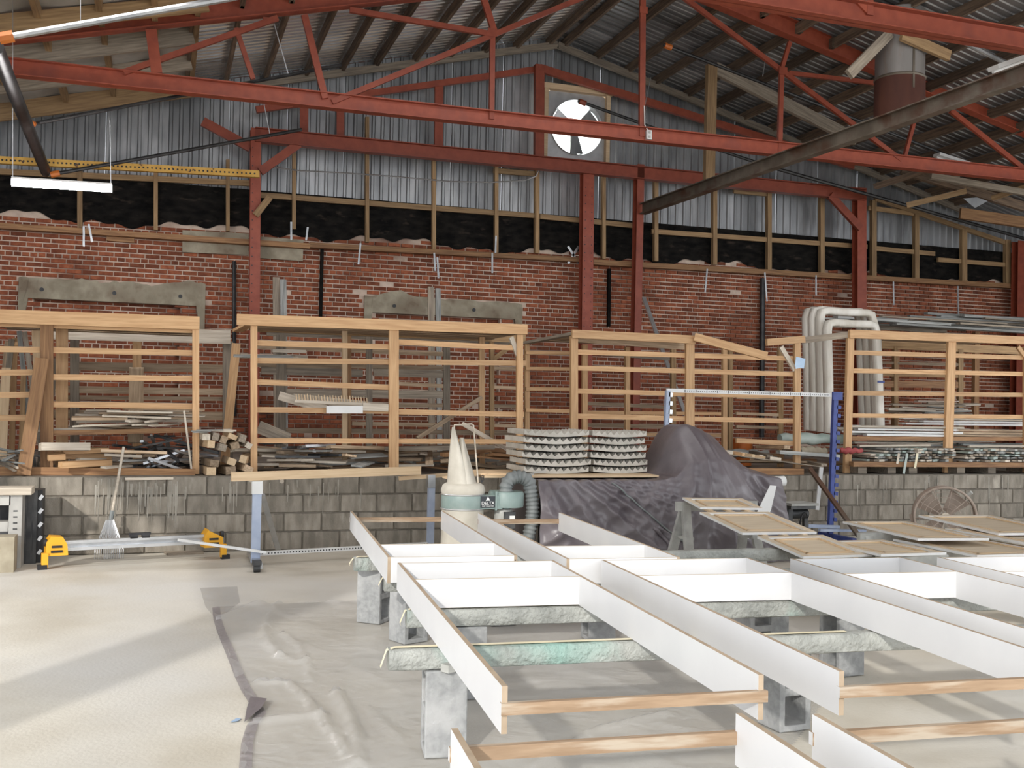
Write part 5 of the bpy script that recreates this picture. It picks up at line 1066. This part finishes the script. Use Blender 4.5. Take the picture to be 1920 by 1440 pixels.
# bench machine left of the blue rack
bmv = aY(1495, 990, 10.6); bm = Th('bench_machine', 'small dusty bench machine with flat table top and dark motor', 'machine', Vector((bmv.x, 10.6, 0)))
tz = aY(1495, 944, 10.6).z; cx = bmv.x
bm.part('table', M().box((cx, 10.6, tz), (.37, .3, .03)), 'dusty'); bm.part('apron', M().box((cx-.01, 10.6, tz-.035), (.33, .26, .04)), 'dark_metal')
bm.part('motor', M().tube([(cx-.12, 10.6, tz-.12), (cx+.12, 10.6, tz-.12)], .06, 14).box((cx-.14, 10.58, tz-.14), (.06, .1, .16)), 'dark_metal', smooth=40)
bm.part('cord_loop', M().tube([(cx+.02+.05*math.cos(i*.5), 10.5, tz-.16+.09*math.sin(i*.5)-.01*i) for i in range(9)], .01, 6), 'black_plastic', smooth=60)
for x in (-.13, .1): bm.bar('leg', (cx+x, 10.6, tz-.1), (cx+x*1.2, 10.6, 0), .05, .05, 'dark_metal')
# drum fan
fcn = aZ(1770, 967, .395); fy = fcn.y; df = Th('drum_fan', 'dusty drum fan with wire guard standing against the block wall', 'fan', Vector((fcn.x, fy, 0)))
R_ = .34; AX = rot(x=-math.pi/2)
df.part('drum', M().lathe([(R_, -.10), (R_+.008, -.10), (R_+.008, .14), (R_, .14), (R_, -.10)], fcn, 40, axis=AX), 'fan_dust', smooth=40)
df.part('rim', M().tube([fcn+Vector((R_*math.cos(i*math.pi/24), -.12, R_*math.sin(i*math.pi/24))) for i in range(49)], .014, 8), 'fan_dust', smooth=180)
gm = M()
for i in range(10): A = 2*math.pi*i/10+.1; gm.tube([fcn+Vector((.05*math.cos(A), -.15, .05*math.sin(A))), fcn+Vector((R_*math.cos(A), -.12, R_*math.sin(A)))], .006, 6)
for rr in (.11, .17, .23, .29): gm.tube([fcn+Vector((rr*math.cos(i*math.pi/20), -.14, rr*math.sin(i*math.pi/20))) for i in range(41)], .003, 5)
df.part('guard', gm, 'fan_dust', smooth=180)
df.part('hub', M().lathe([(0, -.17), (.045, -.165), (.05, -.13), (0, -.13)], fcn, 20, axis=rot(x=math.pi/2)) if False else M().tube([fcn+Vector((0, -.17, 0)), fcn+Vector((0, -.13, 0))], .05, 18), 'bleached', smooth=40)
for k in range(4):
    A = math.pi/2*k+.9; c, s = math.cos(A), math.sin(A); m = M()
    m.grid(lambda u, v: fcn+Vector((c*(.05+.25*u)-s*(v-.5)*(.10+.16*u), .02+.08*(v-.5), s*(.05+.25*u)+c*(v-.5)*(.10+.16*u))), 5, 4); df.part('blade', m, 'fan_dust', smooth=180)
for s in (-1, 1): df.bar('yoke', fcn+Vector((s*(R_+.03), 0, 0)), Vector((fcn.x+s*(R_-.04), fy, .02)), .03, .03, 'fan_dust')
df.bar('foot', (fcn.x-R_, fy-.15, .02), (fcn.x+R_, fy-.15, .02), .035, .035, 'fan_dust'); df.part('knob', M().tube([fcn+Vector((R_*.72, -.02, R_*.74)), fcn+Vector((R_*.86, -.05, R_*.86))], .022, 10), 'dusty')
df.o.rotation_euler.z = -math.radians(34)
pipe('fan_cord', [aY(x, y, fy-.1) for x, y in ((1825, 955), (1836, 985), (1833, 1000), (1845, 978), (1862, 985), (1868, 1000))], .008, 'bleached', 'pale power cord looped beside the drum fan', 'cord')
# ================================================================== yellow saw stand
A0, A1 = aZ(84, 1066, 0), aZ(410, 1047, 0); d = (A1-A0); d.z = 0; d.normalize(); nrm = Vector((-d.y, d.x, 0)); ss = Th('saw_stand', 'folded yellow and aluminium saw stand lying on the floor by the block wall', 'saw stand', (A0+A1)/2)
L_ = (A1-A0).length
def sp(t, n, z): return A0+d*t+nrm*n+Vector((0, 0, z))
for n, z in ((.0, .17), (.0, .235), (.10, .20)): ss.bar('rail', sp(.06, n, z), sp(L_-.03, n, z), .028, .05, 'alu')
ss.part('web', M().bar(sp(.1, .02, .20), sp(L_-.1, .02, .20), .06, .012), 'steel')
Rd = Matrix((d, nrm, Vector((0, 0, 1)))).transposed()
for t_, s in ((.09, 1), (L_-.07, -1)):
    ss.part('end_housing', M().prism([sp(t_-.09, -.06, .12), sp(t_+.10, -.06, .12), sp(t_+.09, -.06, .22), sp(t_+.05*s, -.06, .29), sp(t_-.05, -.06, .30), sp(t_-.09, -.06, .24)], None, nrm*.16), 'yellow_plastic')
    ss.part('grip', M().box(sp(t_, -.064, .16), (.10, .012, .022), Rd).box(sp(t_, -.064, .205), (.09, .012, .02), Rd), 'black_plastic')
    ss.part('knob', M().tube([sp(t_-.11*s, .0, .24), sp(t_-.08*s, .0, .24)], .035, 12), 'black_plastic', smooth=40)
    ss.part('leg', M().box(sp(t_-.10*s, -.05, .085), (.055, .05, .13), Rd), 'yellow_plastic'); ss.part('rubber_foot', M().box(sp(t_-.12*s, -.05, .022), (.08, .06, .044), Rd), 'black_plastic')
mc = sp(L_*.52, -.01, .265); ss.part('work_clamp', M().tube([mc-d*.09, mc-d*.02], .028, 10).tube([mc+d*.02, mc+d*.09], .028, 10).bar(mc-d*.1+Vector((0, 0, .02)), mc+d*.1+Vector((0, 0, .02)), .02, .04), 'black_plastic', smooth=40)
lone('floor_board', M().box(aZ(345, 1036, .012), (.36, .2, .022), rot(z=.2)), 'old_wood', 'small grey board lying under the saw stand', 'board')
# ================================================================== rake
rk = Th('leaf_rake', 'grey leaf rake standing head down against the block wall', 'rake', aY(205, 1014, 11.2))
p, q = aY(232, 838, 11.36), aY(209, 968, 11.24); rk.part('handle', M().tube([p, q], .014, 8), 'bleached', smooth=40); rk.part('ferrule', M().tube([q+(p-q)*.08, q-(p-q)*.05], .022, 8), 'hose', smooth=40)
h0, h1 = aY(206, 975, 11.22), aY(205, 1031, 11.08)
for i in range(15):
    f = (i-7)/7; e = h1+Vector((f*.13, 0, -.0)); rk.part('tine', M().tube([h0+Vector((f*.035, 0, 0)), (h0+e)/2+Vector((f*.02, 0, 0)), e, e+Vector((0, -.03, -.085))], .0045, 5), 'steel')
rk.part('cross_bar', M().bar(h1+Vector((-.125, 0, .03)), h1+Vector((.125, 0, .03)), .012, .01), 'steel')
# ================================================================== left cabinet
cb = aZ(20, 1060, 0); lc_ = Th('storage_unit', 'light grey plastic storage unit with open dark bay and white board on top', 'cabinet', Vector((cb.x-.15, 10.75, 0)))
Yc = 10.65; xa, xr_ = aY(-60, 1000, Yc).x, aY(40, 1000, Yc).x; zt_ = aY(20, 928, Yc).z
lc_.part('frame_post', M().box((xr_-.055, Yc+.05, zt_/2), (.11, .10, zt_)), 'grey_plastic'); lc_.part('frame_head', M().box(((xa+xr_)/2-.05, Yc+.05, zt_-.05), (xr_-xa-.1, .10, .09)), 'grey_plastic')
lc_.part('back', M().box(((xa+xr_)/2, Yc+.42, zt_/2), (xr_-xa, .03, zt_)), 'black_plastic'); lc_.part('side', M().box((xr_-.015, Yc+.25, zt_/2), (.03, .33, zt_)), 'grey_plastic')
for z in (.32, .05): lc_.part('shelf', M().box(((xa+xr_)/2-.05, Yc+.22, z), (xr_-xa-.1, .36, .03)), 'dark_metal')
for i in range(5): lc_.part('vent_slot', M().box((xr_-.055, Yc-.002, zt_*.78-.055*i), (.035, .006, .012)), 'dark_metal')
lc_.part('drawer_box', M().box((xr_-.22, Yc+.12, .38), (.2, .16, .09)), 'grey_plastic')
lc_.part('top_board', M().box(((xa+xr_)/2+.03, Yc+.09, zt_+.035), (xr_-xa+.10, .27, .065)), 'bleached')
bx_ = -1.135; tw_ = Th('metal_cabinet', 'narrow black scuffed metal cabinet with slotted edge beside the grey unit', 'cabinet', Vector((bx_, 11.04, 0)))
zt2 = aY(60, 920, 10.9).z; tw_.part('body', M().box((bx_, 11.05, zt2/2), (.13, .30, zt2)), 'dark_metal'); tw_.part('edge_strip', M().box((bx_+.085, 11.07, zt2/2), (.042, .24, zt2)), 'black_plastic')
for i in range(5): tw_.part('slot', M().box((bx_+.092, 10.947, zt2*.9-.13*i), (.03, .01, .05), rot(y=.6)), 'alu')
for i in range(2): tw_.part('rib', M().box((bx_-.03+.055*i, 10.897, zt2/2), (.012, .012, zt2*.96)), 'dark_metal')
cbk = aZ(-2, 1074, 0); lone('concrete_lump', M().box(cbk+Vector((0, .10, .16)), (.24, .22, .32)), 'concrete_old', 'rough tan concrete block before the grey storage unit', 'block')
